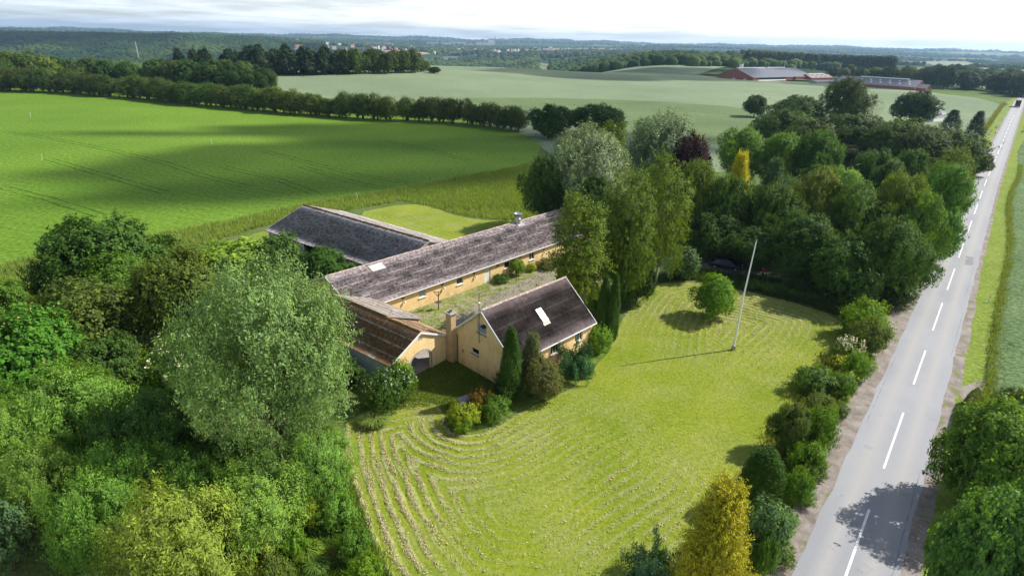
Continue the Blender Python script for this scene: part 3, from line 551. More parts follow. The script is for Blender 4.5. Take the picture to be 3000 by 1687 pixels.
COLS = dict(dk=(.040, .088, .020), md=(.066, .140, .026), lt=(.085, .17, .022), yl=(.13, .19, .020), olive=(.062, .100, .028), sil=(.108, .185, .062), sil2=(.115, .17, .095), wil=(.088, .185, .045), wil2=(.10, .19, .052), ylw=(.135, .195, .048), birch=(.072, .122, .022), mar=(.055, .12, .03), purple=(.022, .012, .022), gold=(.27, .25, .018), goldt=(.36, .34, .012), thuja=(.035, .085, .008), blue=(.06, .115, .07), jun=(.085, .10, .045), blu2=(.045, .11, .05), rust=(.11, .085, .022), needle=(.018, .04, .016), far=(.04, .075, .022), pine=(.022, .042, .022), hedge=(.075, .10, .028), hedged=(.040, .075, .024), grn=(.045, .13, .02), lg=(.12, .21, .04))
TR = random.Random(3); BRIGHT = 1.5
def plant(kind, pos, w, h, colr, label, cat='tree', group=None, name=None, rot=None, vary=.10, idx=None):
    pr = PROTO[kind]; m = pr[TR.randrange(len(pr)) if idx is None else idx % len(pr)]
    nm = name or {'thuja': 'columnar_conifer', 'ball': 'round_conifer', 'gold': 'golden_conifer', 'spruce': 'spruce_tree', 'farpine': 'pine_tree', 'birch': 'birch_tree', 'poplar': 'silver_poplar', 'willow': 'willow_tree', 'bushwillow': 'willow_bush', 'shrub': 'shrub', 'maple': 'maple_sapling', 'elder': 'elder_bush', 'whitebush': 'flowering_bush', 'chestnut': 'chestnut_tree', 'juniper': 'juniper_bush', 'hedge': 'hedgerow_tree', 'twiggy': 'thin_tree', 'plume': 'flowering_bush', 'yellowbush': 'flowering_bush'}.get(kind, 'broadleaf_tree')
    e = empty(nm, (pos[0], pos[1], pos[2]), TR.uniform(0, 6.28) if rot is None else rot, label, cat, group)
    sx = w / 2 / m['R']; sz = h / m['H']; e.scale = (sx * TR.uniform(.94, 1.06), sx * TR.uniform(.94, 1.06), sz)
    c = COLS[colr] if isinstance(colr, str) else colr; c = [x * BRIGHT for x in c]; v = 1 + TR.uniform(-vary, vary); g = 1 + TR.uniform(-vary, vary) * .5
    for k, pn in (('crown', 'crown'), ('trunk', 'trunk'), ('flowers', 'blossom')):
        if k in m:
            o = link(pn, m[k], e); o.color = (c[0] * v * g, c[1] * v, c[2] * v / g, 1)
    return e
def bb(kind, x0, x1, y0, y1, colr, label, cat='tree', group=None, push=.62, **k):
    """Plant something so that it fills this box (2576 wide view): its foot goes on the ground, its size comes out in metres."""
    xc = (x0 + x1) / 2; g = P(xc, y1); d = proj(g)[2]; w = (x1 - x0) * 1.16459 / FPX * d
    for _ in range(4):
        dr = unit(np.array([g[0], g[1]])); b = np.array([g[0] + dr[0] * w * .5 * push, g[1] + dr[1] * w * .5 * push]); b = np.array([b[0], b[1], float(terr(*b))]); h = height_at(b, y0); d = proj((b[0], b[1], b[2] + h * .5))[2]; w = (x1 - x0) * 1.16459 / FPX * d
        X = proj((b[0], b[1], b[2] + h * .5))[0]; sh = (xc - X) * 1.16459 / FPX * d; g = g + np.array([sh, 0, 0])
    h = max(h, .3); return plant(kind, b, w, h * .97, colr, label, cat, group, **k)

# ------------------------------------------------------------------ buildings
def poly_panel(mb, outer, holes, mp, thick):
    """flat wall panel from a 2-D outline with holes; mp(a, z, depth) gives the point; reveals are thick deep"""
    pts = [Vector(p) for p in outer]; edges = [(i, (i + 1) % len(outer)) for i in range(len(outer))]
    for h in holes:
        o = len(pts); pts += [Vector(p) for p in h]; edges += [(o + i, o + (i + 1) % len(h)) for i in range(len(h))]
    vs, es, fs, *_ = delaunay_2d_cdt(pts, edges, [], 1, 1e-5); v2 = np.array([tuple(p) for p in vs]); keep = []
    for f in fs:
        c = v2[list(f)].mean(0)[None]
        if not any(inside(c, np.array(h))[0] for h in holes): keep.append(tuple(f))
    for dep, flip in ((0, False), (thick, True)):
        mb.add([mp(a, z, dep) for a, z in v2], [f[::-1] if flip else f for f in keep])
    for loop in [outer] + list(holes):
        n = len(loop); mb.add([mp(a, z, 0) for a, z in loop] + [mp(a, z, thick) for a, z in loop], [(i, (i + 1) % n, n + (i + 1) % n, n + i) for i in range(n)])
rect = lambda a0, a1, z0, z1: [(a0, z0), (a1, z0), (a1, z1), (a0, z1)]
def corr_roof(name, mat, root, L, W, he, hr, pitch=.177, amp=.022, row=1.15, x0=0, sides=(-1, 1), per=6):
    Vs = []; Fs = []; UV = []; off = 0
    for sd in sides:
        S = math.hypot(W / 2, hr - he); dn = np.array([0, sd * W / 2 / S, -(hr - he) / S]); nr = np.array([0, sd * (hr - he) / S, W / 2 / S])
        xs = np.arange(0, L + 1e-6, pitch / per); vv = []
        k = 0
        while k * row < S - .05: vv += [(k * row, .0), (min((k + 1) * row + .03, S), .018)]; k += 1
        vv = np.array(vv); X, J = np.meshgrid(xs, np.arange(len(vv)), indexing='ij'); d = vv[J, 0]; lift = vv[J, 1] + amp * np.sin(2 * math.pi * X / pitch) + .01 * np.sin(X * .9 + d * 2.1) + .008 * np.sin(np.floor(X / 1.05) * 5.3 + np.floor(J / 2) * 3.1)
        p = np.array([x0, 0, hr])[None, None] + X[..., None] * np.array([1, 0, 0]) + d[..., None] * dn + lift[..., None] * nr; nj = len(vv)
        Vs.append(p.reshape(-1, 3)); UV.append(np.stack([X, d], -1).reshape(-1, 2)); ii, jj = np.meshgrid(np.arange(len(xs) - 1), np.arange(nj - 1), indexing='ij')
        f = np.stack([ii * nj + jj, ii * nj + jj + 1, (ii + 1) * nj + jj + 1, (ii + 1) * nj + jj], -1).reshape(-1, 4) + off; Fs.append(f if sd < 0 else f[:, ::-1]); off += p.shape[0] * p.shape[1]
    V = np.concatenate(Vs); F = np.concatenate(Fs); me = npmesh(name, V, F, mat, False); uv = np.concatenate(UV)[F.ravel()]; ul = me.uv_layers.new(name='UVMap'); ul.data.foreach_set('uv', uv.astype(np.float32).ravel()); return link(name, me, root)
def gable_house(root, L, W, he, hr, wall_mat, roof_mat, ohe=.3, ohg=.2, base=-.5, front=(), back=(), left=(), right=(), th=.28, sides=(-1, 1), pitch=.177, fascia=True, gut=True, row=1.15, roofname='roof', lump=None, doroof=True, barge_mat=None):
    t = (hr - he) / (W / 2); yw = W / 2 - ohe; zw = he + t * ohe - .12; zr = hr - .12 - .0; mb = MB()
    x0, x1 = ohg, L - ohg
    poly_panel(mb, [(x0, base), (x1, base), (x1, zw), (x0, zw)], front, lambda a, z, d: (a, -yw + d, z), th)
    poly_panel(mb, [(x0, base), (x1, base), (x1, zw), (x0, zw)][::-1], back, lambda a, z, d: (a, yw - d, z), th)
    g = [(-yw + .004, base), (yw - .004, base), (yw - .004, zw - .004), (0, zr), (-yw + .004, zw - .004)]
    poly_panel(mb, g[::-1], left, lambda a, z, d: (x0 - .003 + d, a, z), th); poly_panel(mb, g, right, lambda a, z, d: (x1 + .003 - d, a, z), th)
    mb.build('wall', wall_mat, root)
    roof = None
    barge_mat = barge_mat or M_WHITE
    if doroof:
        roof = corr_roof(roofname, roof_mat, root, L, W, he, hr, pitch, row=row)
        S = math.hypot(W / 2, hr - he); m = MB()
        for sd in (-1, 1):
            m.add([(0.02, 0, hr - .10), (L - .02, 0, hr - .10), (L - .02, sd * (W / 2 - .03), he - .10), (.02, sd * (W / 2 - .03), he - .10), (0.02, 0, hr - .05), (L - .02, 0, hr - .05), (L - .02, sd * (W / 2 - .03), he - .05), (.02, sd * (W / 2 - .03), he - .05)], [(0, 1, 2, 3), (7, 6, 5, 4), (0, 4, 5, 1), (2, 6, 7, 3), (1, 5, 6, 2), (3, 7, 4, 0)])
        m.build('soffit', M_WOOD, roof)
        # ridge capping, lumpy with moss
        n = int(L / .35); pts = [(.0 + L * i / n, random.uniform(-.015, .015), hr + .02 + random.uniform(-.012, .014)) for i in range(n + 1)]
        MB().tube(pts, [.13 + random.uniform(-.02, .025) for _ in pts], 8).build('ridge_cap', lump or M_MOSS, roof)
        if fascia:
            for x in (-.03, L + .03):
                m = MB()
                for sd in (-1, 1):
                    c = [(0, hr + .03), (sd * W / 2, he + .03), (sd * W / 2, he - .17), (0, hr - .17)]
                    m.add([(x - .02, a, z) for a, z in c] + [(x + .02, a, z) for a, z in c], [(0, 1, 2, 3), (7, 6, 5, 4), (0, 4, 5, 1), (1, 5, 6, 2), (2, 6, 7, 3), (3, 7, 4, 0)])
                m.build('barge_board', barge_mat, roof)
        if gut:
            for sd in (-1, 1): MB().tube([(0, sd * (W / 2 + .05), he - .06), (L, sd * (W / 2 + .05), he - .07)], .06, 8).build('gutter', M_WHITE, roof)
    return roof
def window(root, o, rz, w, h, panes=1, depth=.12, sill=True, frame=M_WHITE, glass=M_GLASS, bar=.06, name='window', open_=False, crossbar=0):
    """o: centre of the opening on the outer wall face, rz: turn so local x runs along the wall and -y points out"""
    e = MB(); c = (0, depth, 0)
    for x in (-w / 2 + bar / 2, w / 2 - bar / 2): e.box((x, depth, 0), (bar, .07, h - .004))
    for z in (-h / 2 + bar / 2, h / 2 - bar / 2): e.box((0, depth, z), (w - 2 * bar - .002, .066, bar))
    for k in range(1, panes): e.box((-w / 2 + w * k / panes, depth, 0), (bar * 1.1, .06, h - 2 * bar - .002))
    for k in range(1, crossbar + 1): e.box((0, depth - .002, -h / 2 + h * k / (crossbar + 1)), (w - 2 * bar - .004, .03, bar * .5))
    f = e.build(name, frame, root, o); f.rotation_euler[2] = rz
    MB().box((0, depth + .03, 0), (w - bar, .012, h - bar)).build('pane', glass, f)
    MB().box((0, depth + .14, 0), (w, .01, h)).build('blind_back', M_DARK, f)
    if sill: MB().box((0, -.03, -h / 2 - .04), (w + .14, .2, .07)).build('sill', M_CONC if sill is True else sill, f)
    return f
# --- farmhouse
HO = (-2.829, 48.314, 0); HYAW = .796
farm = empty('farmhouse', HO, HYAW, 'yellow limewashed farmhouse with a steep dark corrugated roof and one skylight', 'house')
gable_house(farm, 12.135, 8.8, 3.33, 7.03, M_YELLOW, M_ROOFH, .32, .2, front=[rect(5.45, 6.65, 1.85, 3.02), rect(9.15, 10.35, 1.9, 2.98)], left=[rect(-.55, .73, 4.55, 5.65)[::1], rect(.48, 1.58, 1.97, 2.6), ], lump=M_RIDGEP)
fr = farm.children
window(farm, (6.05, -4.08, 2.435), 0, 1.2, 1.17, 3, crossbar=0); window(farm, (9.75, -4.08, 2.44), 0, 1.2, 1.08, 3)
gwin = window(farm, (.197, .09, 5.1), -math.pi / 2, 1.28, 1.10, 1, glass=M_GLASSP); MB().box((.35, -.1, .35), (.5, .5, .02), ry=.3).build('vent_sash', M_DKMETAL, gwin)
window(farm, (.197, 1.03, 2.285), -math.pi / 2, 1.1, .63, 1)
roof = [o for o in farm.children if o.name.startswith('roof')][0]
Sx = math.hypot(4.4, 3.7); sa = math.atan2(3.7, 4.4)
def onslope(W, he, hr, x, v, n=0.):                       # point on the front slope
    S = math.hypot(W / 2, hr - he); return (x, -(W / 2) / S * v - (hr - he) / S * n * 1.0 * 1, hr - (hr - he) / S * v + (W / 2) / S * n)
sky_ = MB(); c = onslope(8.8, 3.33, 7.03, 6.14, 2.72, .07)
for x, y, dx, dy in ((-.36, 0, .07, 1.5), (.36, 0, .07, 1.5), (0, .72, .65, .07), (0, -.72, .65, .07)): sky_.box((x, y, 0), (dx, dy, .14))
sk = sky_.build('skylight', M_WHITE, farm, c); sk.rotation_euler = (sa, 0, 0)
MB().box((0, 0, .04), (.66, 1.38, .02)).build('pane', plain('sky reflecting glass', (.2, .26, .33), .12, .9, .3, .02), sk)
MB().box((0, -.92, -.04), (.95, .3, .03)).build('flashing', plain('bare lead flashing', (.5, .42, .36), .6, .3), sk)
ch = MB().box((.0, 0, 2.45), (.62, .78, 5.9)).build('chimney', wallmat('sooty yellow render', (.50, .33, .16), (.62, .44, .24), (.22, .2, .18), .9), farm, (-.14, 4.2, 0))
MB().box((0, 0, 5.42), (.9, 1.05, .09)).box((0, 0, 5.50), (.5, .6, .08)).build('chimney_cap', M_CONC, ch); MB().tube([(0, 0, 5.52), (0, 0, 5.66)], .17, 10).build('flue', M_DKMETAL, ch)
MB().box((.0, 0, 0), (.05, .26, .42)).build('meter_box', M_METAL, farm, (.17, 2.82, 1.6))
MB().tube([(.10, 3.55, 3.2), (.10, 3.55, 0)], .045, 7).build('downpipe', M_DKMETAL, farm)
an = empty('television_antenna', HO, HYAW, 'tall thin television antenna mast on the gable of the yellow farmhouse', 'antenna')
MB().tube([(.02, .25, 3.6), (.02, .25, 8.7)], .035, 6).build('mast', M_DKMETAL, an)
MB().lathe((.02, .25, 7.75), [(.02, -.09), (.12, -.04), (.13, .02), (.05, .09)], 10).build('amplifier', M_WHITE, an)
b = MB(); b.tube([(-.9, .25, 8.6), (1.35, .25, 8.75)], .018, 5)
for i, x in enumerate(np.linspace(-.85, .4, 8)): b.tube([(x, -.45, 8.63), (x, .95, 8.63)], .012, 5)
b.tube([(.2, .25, 8.3), (1.9, -.5, 8.45)], .014, 5); b.build('aerial', M_DKMETAL, an)
# --- long barn
BO = (0, 83.4, 0); BYAW = .818; bx0 = -31.0
barn = empty('long_barn', (BO[0] + math.cos(BYAW) * bx0, BO[1] + math.sin(BYAW) * bx0, 0), BYAW, 'long low yellow barn under a lichen speckled corrugated roof, behind the courtyard', 'barn')
T_ = lambda a: a - bx0
wins = [(-21.5, 1.68, 1.08, .86, M_GLASSP), (-15.48, 1.6, 1.12, .84, M_GLASS), (-6.83, 1.55, 1.12, .88, M_GLASS), (-1.75, 1.52, 1.15, .98, M_GLASS)]
fh = [rect(T_(a) - w / 2, T_(a) + w / 2, z - h / 2, z + h / 2) for a, z, w, h, g in wins] + [rect(T_(-11.15), T_(-10.05), -.4, 2.0), rect(T_(-29.3), T_(-26.7), -.45, 1.95)]
gable_house(barn, 44.5, 11.514, 2.5, 4.918, M_YELLOW, M_ROOFB, .36, .2, front=fh, lump=M_RIDGEP)
for i, (a, z, w, h, g) in enumerate(wins): window(barn, (T_(a), -5.397, z), 0, w, h, 1 if i != 3 else 2, glass=g, sill=M_WHITE)
d = MB().box((0, .1, 0), (1.06, .06, 2.36)).build('door', M_WHITE, barn, (T_(-10.6), -5.397, .8)); MB().box((.4, .05, -.1), (.05, .05, .12)).build('handle', M_DKMETAL, d)
MB().box((0, .16, 0), (2.55, .05, 2.35)).build('dark_opening', M_DARK, barn, (T_(-28), -5.397, .75)); MB().box((0, 0, 0), (.12, .1, 2.4)).build('door_post', M_WOOD, barn, (T_(-26.64), -5.42, .75))  # near-black panel stands in for the shade inside the wide opening
for a in (-24.38, -18.38, -13.0, -4.18, .8):
    MB().box((0, 0, 0), (.42, .03, .17)).build('air_slot', M_DARK, barn, (T_(a), -5.41, 1.96))
    v = MB().tube([(0, .02, 0), (0, -.18, 0)], .06, 8).tube([(0, -.18, .02), (0, -.2, -.2)], [.1, .13], 10).build('wall_vent', M_WHITE, barn, (T_(a) + .1, -5.41, 1.6))
MB().box((0, 0, 0), (.42, .03, .17)).build('air_slot', M_DARK, barn, (T_(-8.71), -5.41, 1.94))
br = [o for o in barn.children if o.name.startswith('roof')][0]
# translucent replacement sheet
xs = np.arange(0, 1.9, .177 / 6); S = math.hypot(5.757, 2.418); rows_ = (.28, 1.38); dn = np.array([0, -5.757 / S, -2.418 / S]); nr = np.array([0, -2.418 / S, 5.757 / S])
V = np.concatenate([np.array([T_(-25.5), 0, 4.918]) + xs[:, None] * np.array([1, 0, 0]) + v * dn + (.045 + .022 * np.sin(2 * math.pi * (xs + T_(-25.5)) / .177))[:, None] * nr for v in rows_]); n = len(xs); i = np.arange(n - 1)
link('clear_sheet', npmesh('clear_sheet', V, np.stack([i, n + i, n + i + 1, i + 1], 1), plain('pale plastic sheet', (.60, .58, .56), .5, .4)), br)
v = MB().lathe((T_(.7), -.25, 4.5), [(.42, 0), (.42, 1.05), (.36, 1.1), (.36, 1.25), (.40, 1.3), (.62, 1.75), (.62, 1.84), (.56, 1.84), (.50, 1.7)], 20).build('roof_fan', M_METAL, barn, smooth=False)
MB().box((0, 0, 0), (1.3, 1.1, .04)).build('fan_flashing', M_METAL, v, onslope(11.514, 2.5, 4.918, T_(.9), .55, .06)).rotation_euler = (math.atan2(2.418, 5.757), 0, 0)
MB().lathe((T_(.7), -.25, 5.95), [(.46, 0), (.6, .14), (.5, .16)], 20).build('fan_collar', M_DKMETAL, v)
# --- wing behind
wing = empty('cart_barn', (-32.97, 88.801, 0), -.636, 'grey rendered barn wing with a wide grey fibre cement roof and open doorway', 'barn')
gable_house(wing, 27.3, 14.157, 3.009, 5.477, M_GREYW, M_ROOFW, .4, .2, front=[rect(9.2, 13.4, -.45, 2.75)], row=1.5, gut=False, lump=M_MOSS, barge_mat=M_CONC)
corr_roof('lower_roof', M_ROOFW, wing, 1.5, 13.4, 2.3, 4.55, row=1.5, x0=27.2)
MB().box((27.6, 0, .8), (.9, 12.2, 2.8)).build('end_wall', M_GREYW, wing)
MB().box((11.3, -3.9, 1.2), (6, .1, 3.6)).build('dark_backing', M_DARK, wing); MB().box((9.1, -6.72, 1.1), (.18, .2, 3.3)).build('door_post', M_METAL, wing)  # near-black sheet paints the unlit inside behind the open doorway
# --- gate building with the arch
gate = empty('gate_building', (-8.493, 48.553, 0), 2.497, 'yellow gate building with an arched passage and a brown moss covered roof', 'outbuilding')
def arch(a0, a1, z0, z1, n=14):
    r = (a1 - a0) / 2; c = (a0 + a1) / 2; rz = .95; return [(a0, z0), (a1, z0)] + [(c + r * math.cos(math.pi * k / n), z1 - rz + rz * math.sin(math.pi * k / n)) for k in range(n + 1)]
gable_house(gate, 14.2, 7.96, 2.653, 4.554, M_YGATE, M_ROOFL, .3, .16, left=[arch(-1.38, 1.32, -.45, 2.42), rect(-.3, .3, 3.55, 3.95)], front=[rect(1.0, 9.5, -.45, 2.35)], gut=False)
b = MB(); A = arch(-1.38, 1.32, -.45, 2.42)[2:]; A = [(1.32, -.45)] + A + [(-1.38, -.45)]
for i in range(len(A) - 1):
    m0 = Vector((A[i][0], A[i][1])); m1 = Vector((A[i + 1][0], A[i + 1][1])); c = Vector((-.03, .9)); e0 = m0 + (m0 - c).normalized() * .14; e1 = m1 + (m1 - c).normalized() * .14
    q = [m0, e0, e1, m1]; b.add([(.12, p.x, p.y) for p in q] + [(.16, p.x, p.y) for p in q], [(0, 1, 2, 3), (7, 6, 5, 4), (0, 4, 5, 1), (1, 5, 6, 2), (2, 6, 7, 3), (3, 7, 4, 0)])
b.build('arch_surround', M_CONC, gate)
gr = MB(); 
for a in np.linspace(-.24, .24, 4): gr.box((.2, a, 3.75), (.03, .06, .38))
for z in (3.6, 3.75, 3.9): gr.box((.23, 0, z), (.02, .58, .05))
gr.build('vent_grille', M_WHITE, gate); MB().box((.4, 0, 3.75), (.02, .6, .4)).build('grille_back', M_DARK, gate)
MB().box((5.2, 0, .01), (9.6, 7.0, .08)).build('passage_floor', plain('dusty concrete floor', (.34, .31, .28), .9, .1, 0, .2, 1), gate)
MB().box((9.9, 0, 1.2), (.1, 6.9, 3.0)).build('partition', M_CONC, gate)
MB().box((.0, 0, 0), (10.5, .02, 2.55)).build('lime_plaster', plain('bluish white plaster', (.5, .54, .52), .9, .1, 0, .12, 2), gate, (6.2, 3.70, 1.15))
# raised roof section overlapping the gate building towards the courtyard
lt = empty('raised_roof', (-8.493, 48.553, 0), 2.497, 'grey lichen covered upper roof section overlapping the mossy gate building roof', 'roof section')
xs = np.arange(0, 7.9, .177 / 6); V = []; yz = ((-.02, 4.80), (-1.2, 4.28), (-2.4, 3.78), (-3.6, 3.28), (-4.75, 2.80)); Lr = np.cumsum([0] + [math.hypot(yz[k + 1][0] - yz[k][0], yz[k + 1][1] - yz[k][1]) for k in range(4)])
for k, (yy, zz) in enumerate(yz): V.append(np.column_stack([4.8 + xs, np.full(len(xs), yy), zz + .022 * np.sin(2 * math.pi * xs / .177)]))
n = len(xs); V = np.concatenate(V); F = np.concatenate([np.stack([k * n + i_, k * n + i_ + 1, (k + 1) * n + i_ + 1, (k + 1) * n + i_], 1) for k in range(4) for i_ in [np.arange(n - 1)]])
me = npmesh('roof_sheet', V, F, M_ROOFR, False); ul = me.uv_layers.new(name='UVMap'); UVc = np.column_stack([np.tile(xs, 5), np.repeat(Lr, n)]); ul.data.foreach_set('uv', UVc[F.ravel()].astype(np.float32).ravel()); link('roof_sheet', me, lt)
b = MB(); b.box((8.7, -4.78, 2.70), (7.9, .06, .18)); b.box((4.76, -2.4, 3.70), (.06, 5.15, .16), rx=math.atan2(2.0, 4.73)); b.build('fascia', M_GREYW, lt); MB().box((8.7, -4.4, 1.1), (7.7, .2, 3.1)).build('wall', M_YELLOW, lt)

# --- small yard things
f = empty('bird_table', (-8.76, 63.19, 0), .6, 'rustic wooden post with a forked top standing in the courtyard grass', 'bird table')
MB().tube([(0, 0, -.1), (.02, 0, 2.2)], [.07, .06], 8).build('post', M_WOOD, f); MB().box((0, 0, 1.0), (.75, .55, .05)).build('shelf', M_WOOD, f)
MB().tube([(0, 0, 1.7), (-.5, 0, 2.35)], .045, 6).tube([(0, 0, 1.7), (.45, 0, 2.3)], .045, 6).tube([(-.65, 0, 2.5), (.55, .1, 2.1)], .05, 6).build('fork', M_WOOD, f)
fl = empty('flagpole', (23.8, 54.8, 0), 0, 'tall white flagpole with a red knob standing on the mown lawn', 'flagpole')
q0 = P(1844, 880); h = 12.25; MB().tube([(0, 0, 0), (0, 0, h * .5), (.22, 0, h)], [.11, .085, .05], 10).build('pole', plain('glossy white pole', (.85, .86, .88), .35, .5, 0, .02), fl)
MB().lathe((.22, 0, h), [(.02, 0), (.09, .03), (.10, .08), (.07, .13), (.02, .15)], 12).build('knob', plain('red knob', (.55, .05, .04), .4, .5), fl); MB().box((0, 0, .25), (.3, .34, .5)).build('base_clamp', M_CONC, fl)
sh = empty('well_cover', (*P(1158, 1032)[:2], 0), .62, 'small sloping corrugated lid beside the shrub bed', 'lid')
xs = np.arange(0, 2.0, .03); V = np.concatenate([np.column_stack([xs, np.full(len(xs), y), z + .02 * np.sin(2 * math.pi * xs / .177)]) for y, z in ((-.6, .55), (.6, .95))]); n = len(xs); i = np.arange(n - 1)
me = npmesh('lid', V, np.stack([i, i + 1, n + i + 1, n + i], 1), plain('grey mauve sheet', (.33, .29, .31), .8, .2, 0, .25, 4)); link('lid', me, sh)
MB().box((1, 0, .3), (1.8, .9, .55)).build('box', M_CONC, sh)
# --- glasshouses
def glasshouse(pos, rz, L, W, he, hr, label, sc_=1.):
    e = empty('greenhouse', pos, rz, label, 'greenhouse'); b = MB(); r = .035
    for x in np.linspace(0, L, 6):
        for y in (-W / 2, W / 2): b.tube([(x, y, 0), (x, y, he)], r, 5); b.tube([(x, y, he), (x, 0, hr)], r, 5)
    for x in (0, L):
        for y in np.linspace(-W / 2, W / 2, 5): b.tube([(x, y, 0), (x, y, he + (hr - he) * (1 - abs(y) / (W / 2)))], r, 5)
        b.tube([(x, -W / 2, he), (x, W / 2, he)], r * 1.3, 5); b.tube([(x, -W / 2, he * .5), (x, W / 2, he * .5)], r, 5)
    for y, z in ((-W / 2, he), (W / 2, he), (0, hr), (-W / 2, .05), (W / 2, .05), (-W / 2, he * .5), (W / 2, he * .5)): b.tube([(0, y, z), (L, y, z)], r * 1.5, 5)
    b.build('frame', M_METAL, e); t = MATS.get('greenhouse glass')
    if t is None:
        q = NT('greenhouse glass'); q.base((.7, .8, .78), .08, .6); q.b.inputs['Transmission Weight'].default_value = 0; tr = q.n('ShaderNodeBsdfTransparent', {'Color': (.8, .9, .88, 1)}); ms = q.n('ShaderNodeMixShader', {0: .32, 1: tr.outputs[0], 2: q.b.outputs[0]}); q.l(ms.outputs[0], q.out.inputs[0]); t = q.m
    g = MB()
    for sd in (-1, 1): g.add([(0, sd * W / 2, 0), (L, sd * W / 2, 0), (L, sd * W / 2, he), (0, sd * W / 2, he)], [(0, 1, 2, 3)]); g.add([(0, sd * W / 2, he), (L, sd * W / 2, he), (L, 0, hr), (0, 0, hr)], [(0, 1, 2, 3)])
    for x in (0.01, L - .01): g.add([(x, -W / 2, 0), (x, W / 2, 0), (x, W / 2, he), (x, 0, hr), (x, -W / 2, he)], [(0, 1, 2, 3, 4)])
    g.build('glazing', t, e); return e
glasshouse((72.6, 123.5, 3.3), .95, 4.6, 4.6, 2.4, 3.7, 'glass greenhouse among the trees near the road')
glasshouse((*P(1668, 694)[:2], 0), .2, 2.8, 2.0, 2.2, 2.8, 'little lean glass shelter under the birches beside the lawn')
# --- dark car in the shade of the grove
def car(pos, rz, label, colr, mat=None):
    e = empty('parked_car', pos, rz, label, 'car'); prof = [(-2.2, .45), (-2.25, .8), (-2.1, 1.0), (-1.75, 1.08), (-1.35, 1.46), (-.3, 1.52), (.5, 1.45), (1.15, 1.02), (2.0, .86), (2.25, .68), (2.25, .42), (1.9, .3), (-1.9, .3)]
    pm = mat or plain('dark blue paint', colr, .25, .6, .2, .05); vs = []; n = len(prof)
    rows_ = [(-.86, .90, .93), (-.80, 1, 1), (0, 1, 1.01), (.80, 1, 1), (.86, .90, .93)]
    for (y, sx, sz) in rows_:
        for (x, z) in prof: ins = (z > 1.05) * .14 * (1 if y > 0 else -1) * (abs(y) > .1); vs.append((x * (sx * .03 + .97), y - ins, z * (sz if z > 1.2 else 1)))
    fs = [(r * n + k, r * n + (k + 1) % n, (r + 1) * n + (k + 1) % n, (r + 1) * n + k) for r in range(4) for k in range(n)] + [tuple(range(n)), tuple(4 * n + k for k in range(n))[::-1]]
    MB().add(vs, fs).build('body', pm, e)
    for sd in (-1, 1): MB().add([(-1.55, sd * .80, 1.1), (.95, sd * .80, 1.08), (.42, sd * .735, 1.4), (-1.2, sd * .735, 1.41)], [(0, 1, 2, 3) if sd < 0 else (3, 2, 1, 0)]).build('side_window', M_GLASS, e, (0, sd * .035, 0))
    MB().add([(1.16, -.7, 1.05), (1.16, .7, 1.05), (.55, .6, 1.44), (.55, -.6, 1.44)], [(0, 1, 2, 3)]).build('windscreen', M_GLASS, e, (.03, 0, .02))
    for x in (-1.4, 1.4):
        for y in (-.80, .80):
            w = MB().tube([(x, y - .11, .32), (x, y + .11, .32)], .32, 16).build('wheel', M_DARK, e); MB().tube([(x, y - .12, .32), (x, y + .12, .32)], .19, 12).build('rim', M_METAL, w)
    for y in (-.6, .6): MB().box((2.23, y, .68), (.06, .32, .12)).build('headlight', M_WHITE, e); MB().box((-2.24, y, .85), (.05, .25, .14)).build('tail_light', plain('red lens', (.4, .02, .02), .3, .5), e)
    return e
car((31.0, 79.3, 0), -.42, 'dark blue car parked in deep shade under the trees behind the apple tree', (.012, .016, .05))
# --- lorry at the crest of the road
lz = float(terr(287.5, 352)); lor = empty('lorry', (287.8, 350.5, lz + .1), math.atan2(.776, .63), 'dark red box lorry seen from behind far down the road', 'lorry')
MB().box((0, 0, 2.2), (7, 2.5, 2.9)).build('box_body', plain('dark red lorry box', (.05, .03, .035), .5, .4, 0, .2), lor); MB().box((-3.52, 0, 2.2), (.05, 2.3, 2.6)).build('rear_door', plain('dark lorry door', (.035, .035, .045), .5, .3), lor)
MB().box((0, 0, 3.72), (7.05, 2.55, .12)).build('roof', plain('lorry canvas', (.09, .05, .05), .8, .1), lor); cb = MB().box((4.6, 0, 1.7), (1.8, 2.4, 2.3)).build('cab', plain('lorry cab paint', (.3, .05, .04), .35, .5), lor); MB().box((5.52, 0, 2.1), (.04, 2.1, .9)).build('windscreen', M_GLASS, cb)
for x in (-2.5, -1.3, 4.4):
    for y in (-1.1, 1.1): MB().tube([(x, y - .15, .48), (x, y + .15, .48)], .5, 14).build('wheel', M_DARK, lor)
for y in (-1, 1): MB().box((-3.55, y, .95), (.05, .3, .16)).build('tail_light', MATS['red lens'], lor)
# --- road signs and posts
M_SIGNR = plain('sign red', (.5, .03, .03), .5, .4); M_SIGNW = plain('sign white', (.8, .8, .8), .5, .4); M_POSTG = M_METAL
def road_sign(px, top, label, back=False):
    g = P(*px); h = 2.6; e = empty('road_sign', (g[0], g[1], float(terr(*g[:2]))), -.682, label, 'road sign')
    MB().tube([(0, 0, 0), (0, 0, h)], .04, 6).build('post', M_METAL, e)
    d = MB().tube([(0, .05, h), (0, .08, h)], .45, 22).build('disc', M_SIGNR, e); MB().tube([(0, .03, h), (0, .046, h)], .34, 22).build('face', M_SIGNW, d); b = MB()
    for x in (-.15, .15): b.box((x, .02, h), (.06, .01, .36)); b.box((x + .1, .019, h + .15), (.14, .01, .06))
    b.build('figures', M_DKMETAL, d)
road_sign((2499.5, 338), 0, 'round red rimmed road sign on the field side of the road'); road_sign((2565, 350), 0, 'round red rimmed road sign on the outer verge of the road')
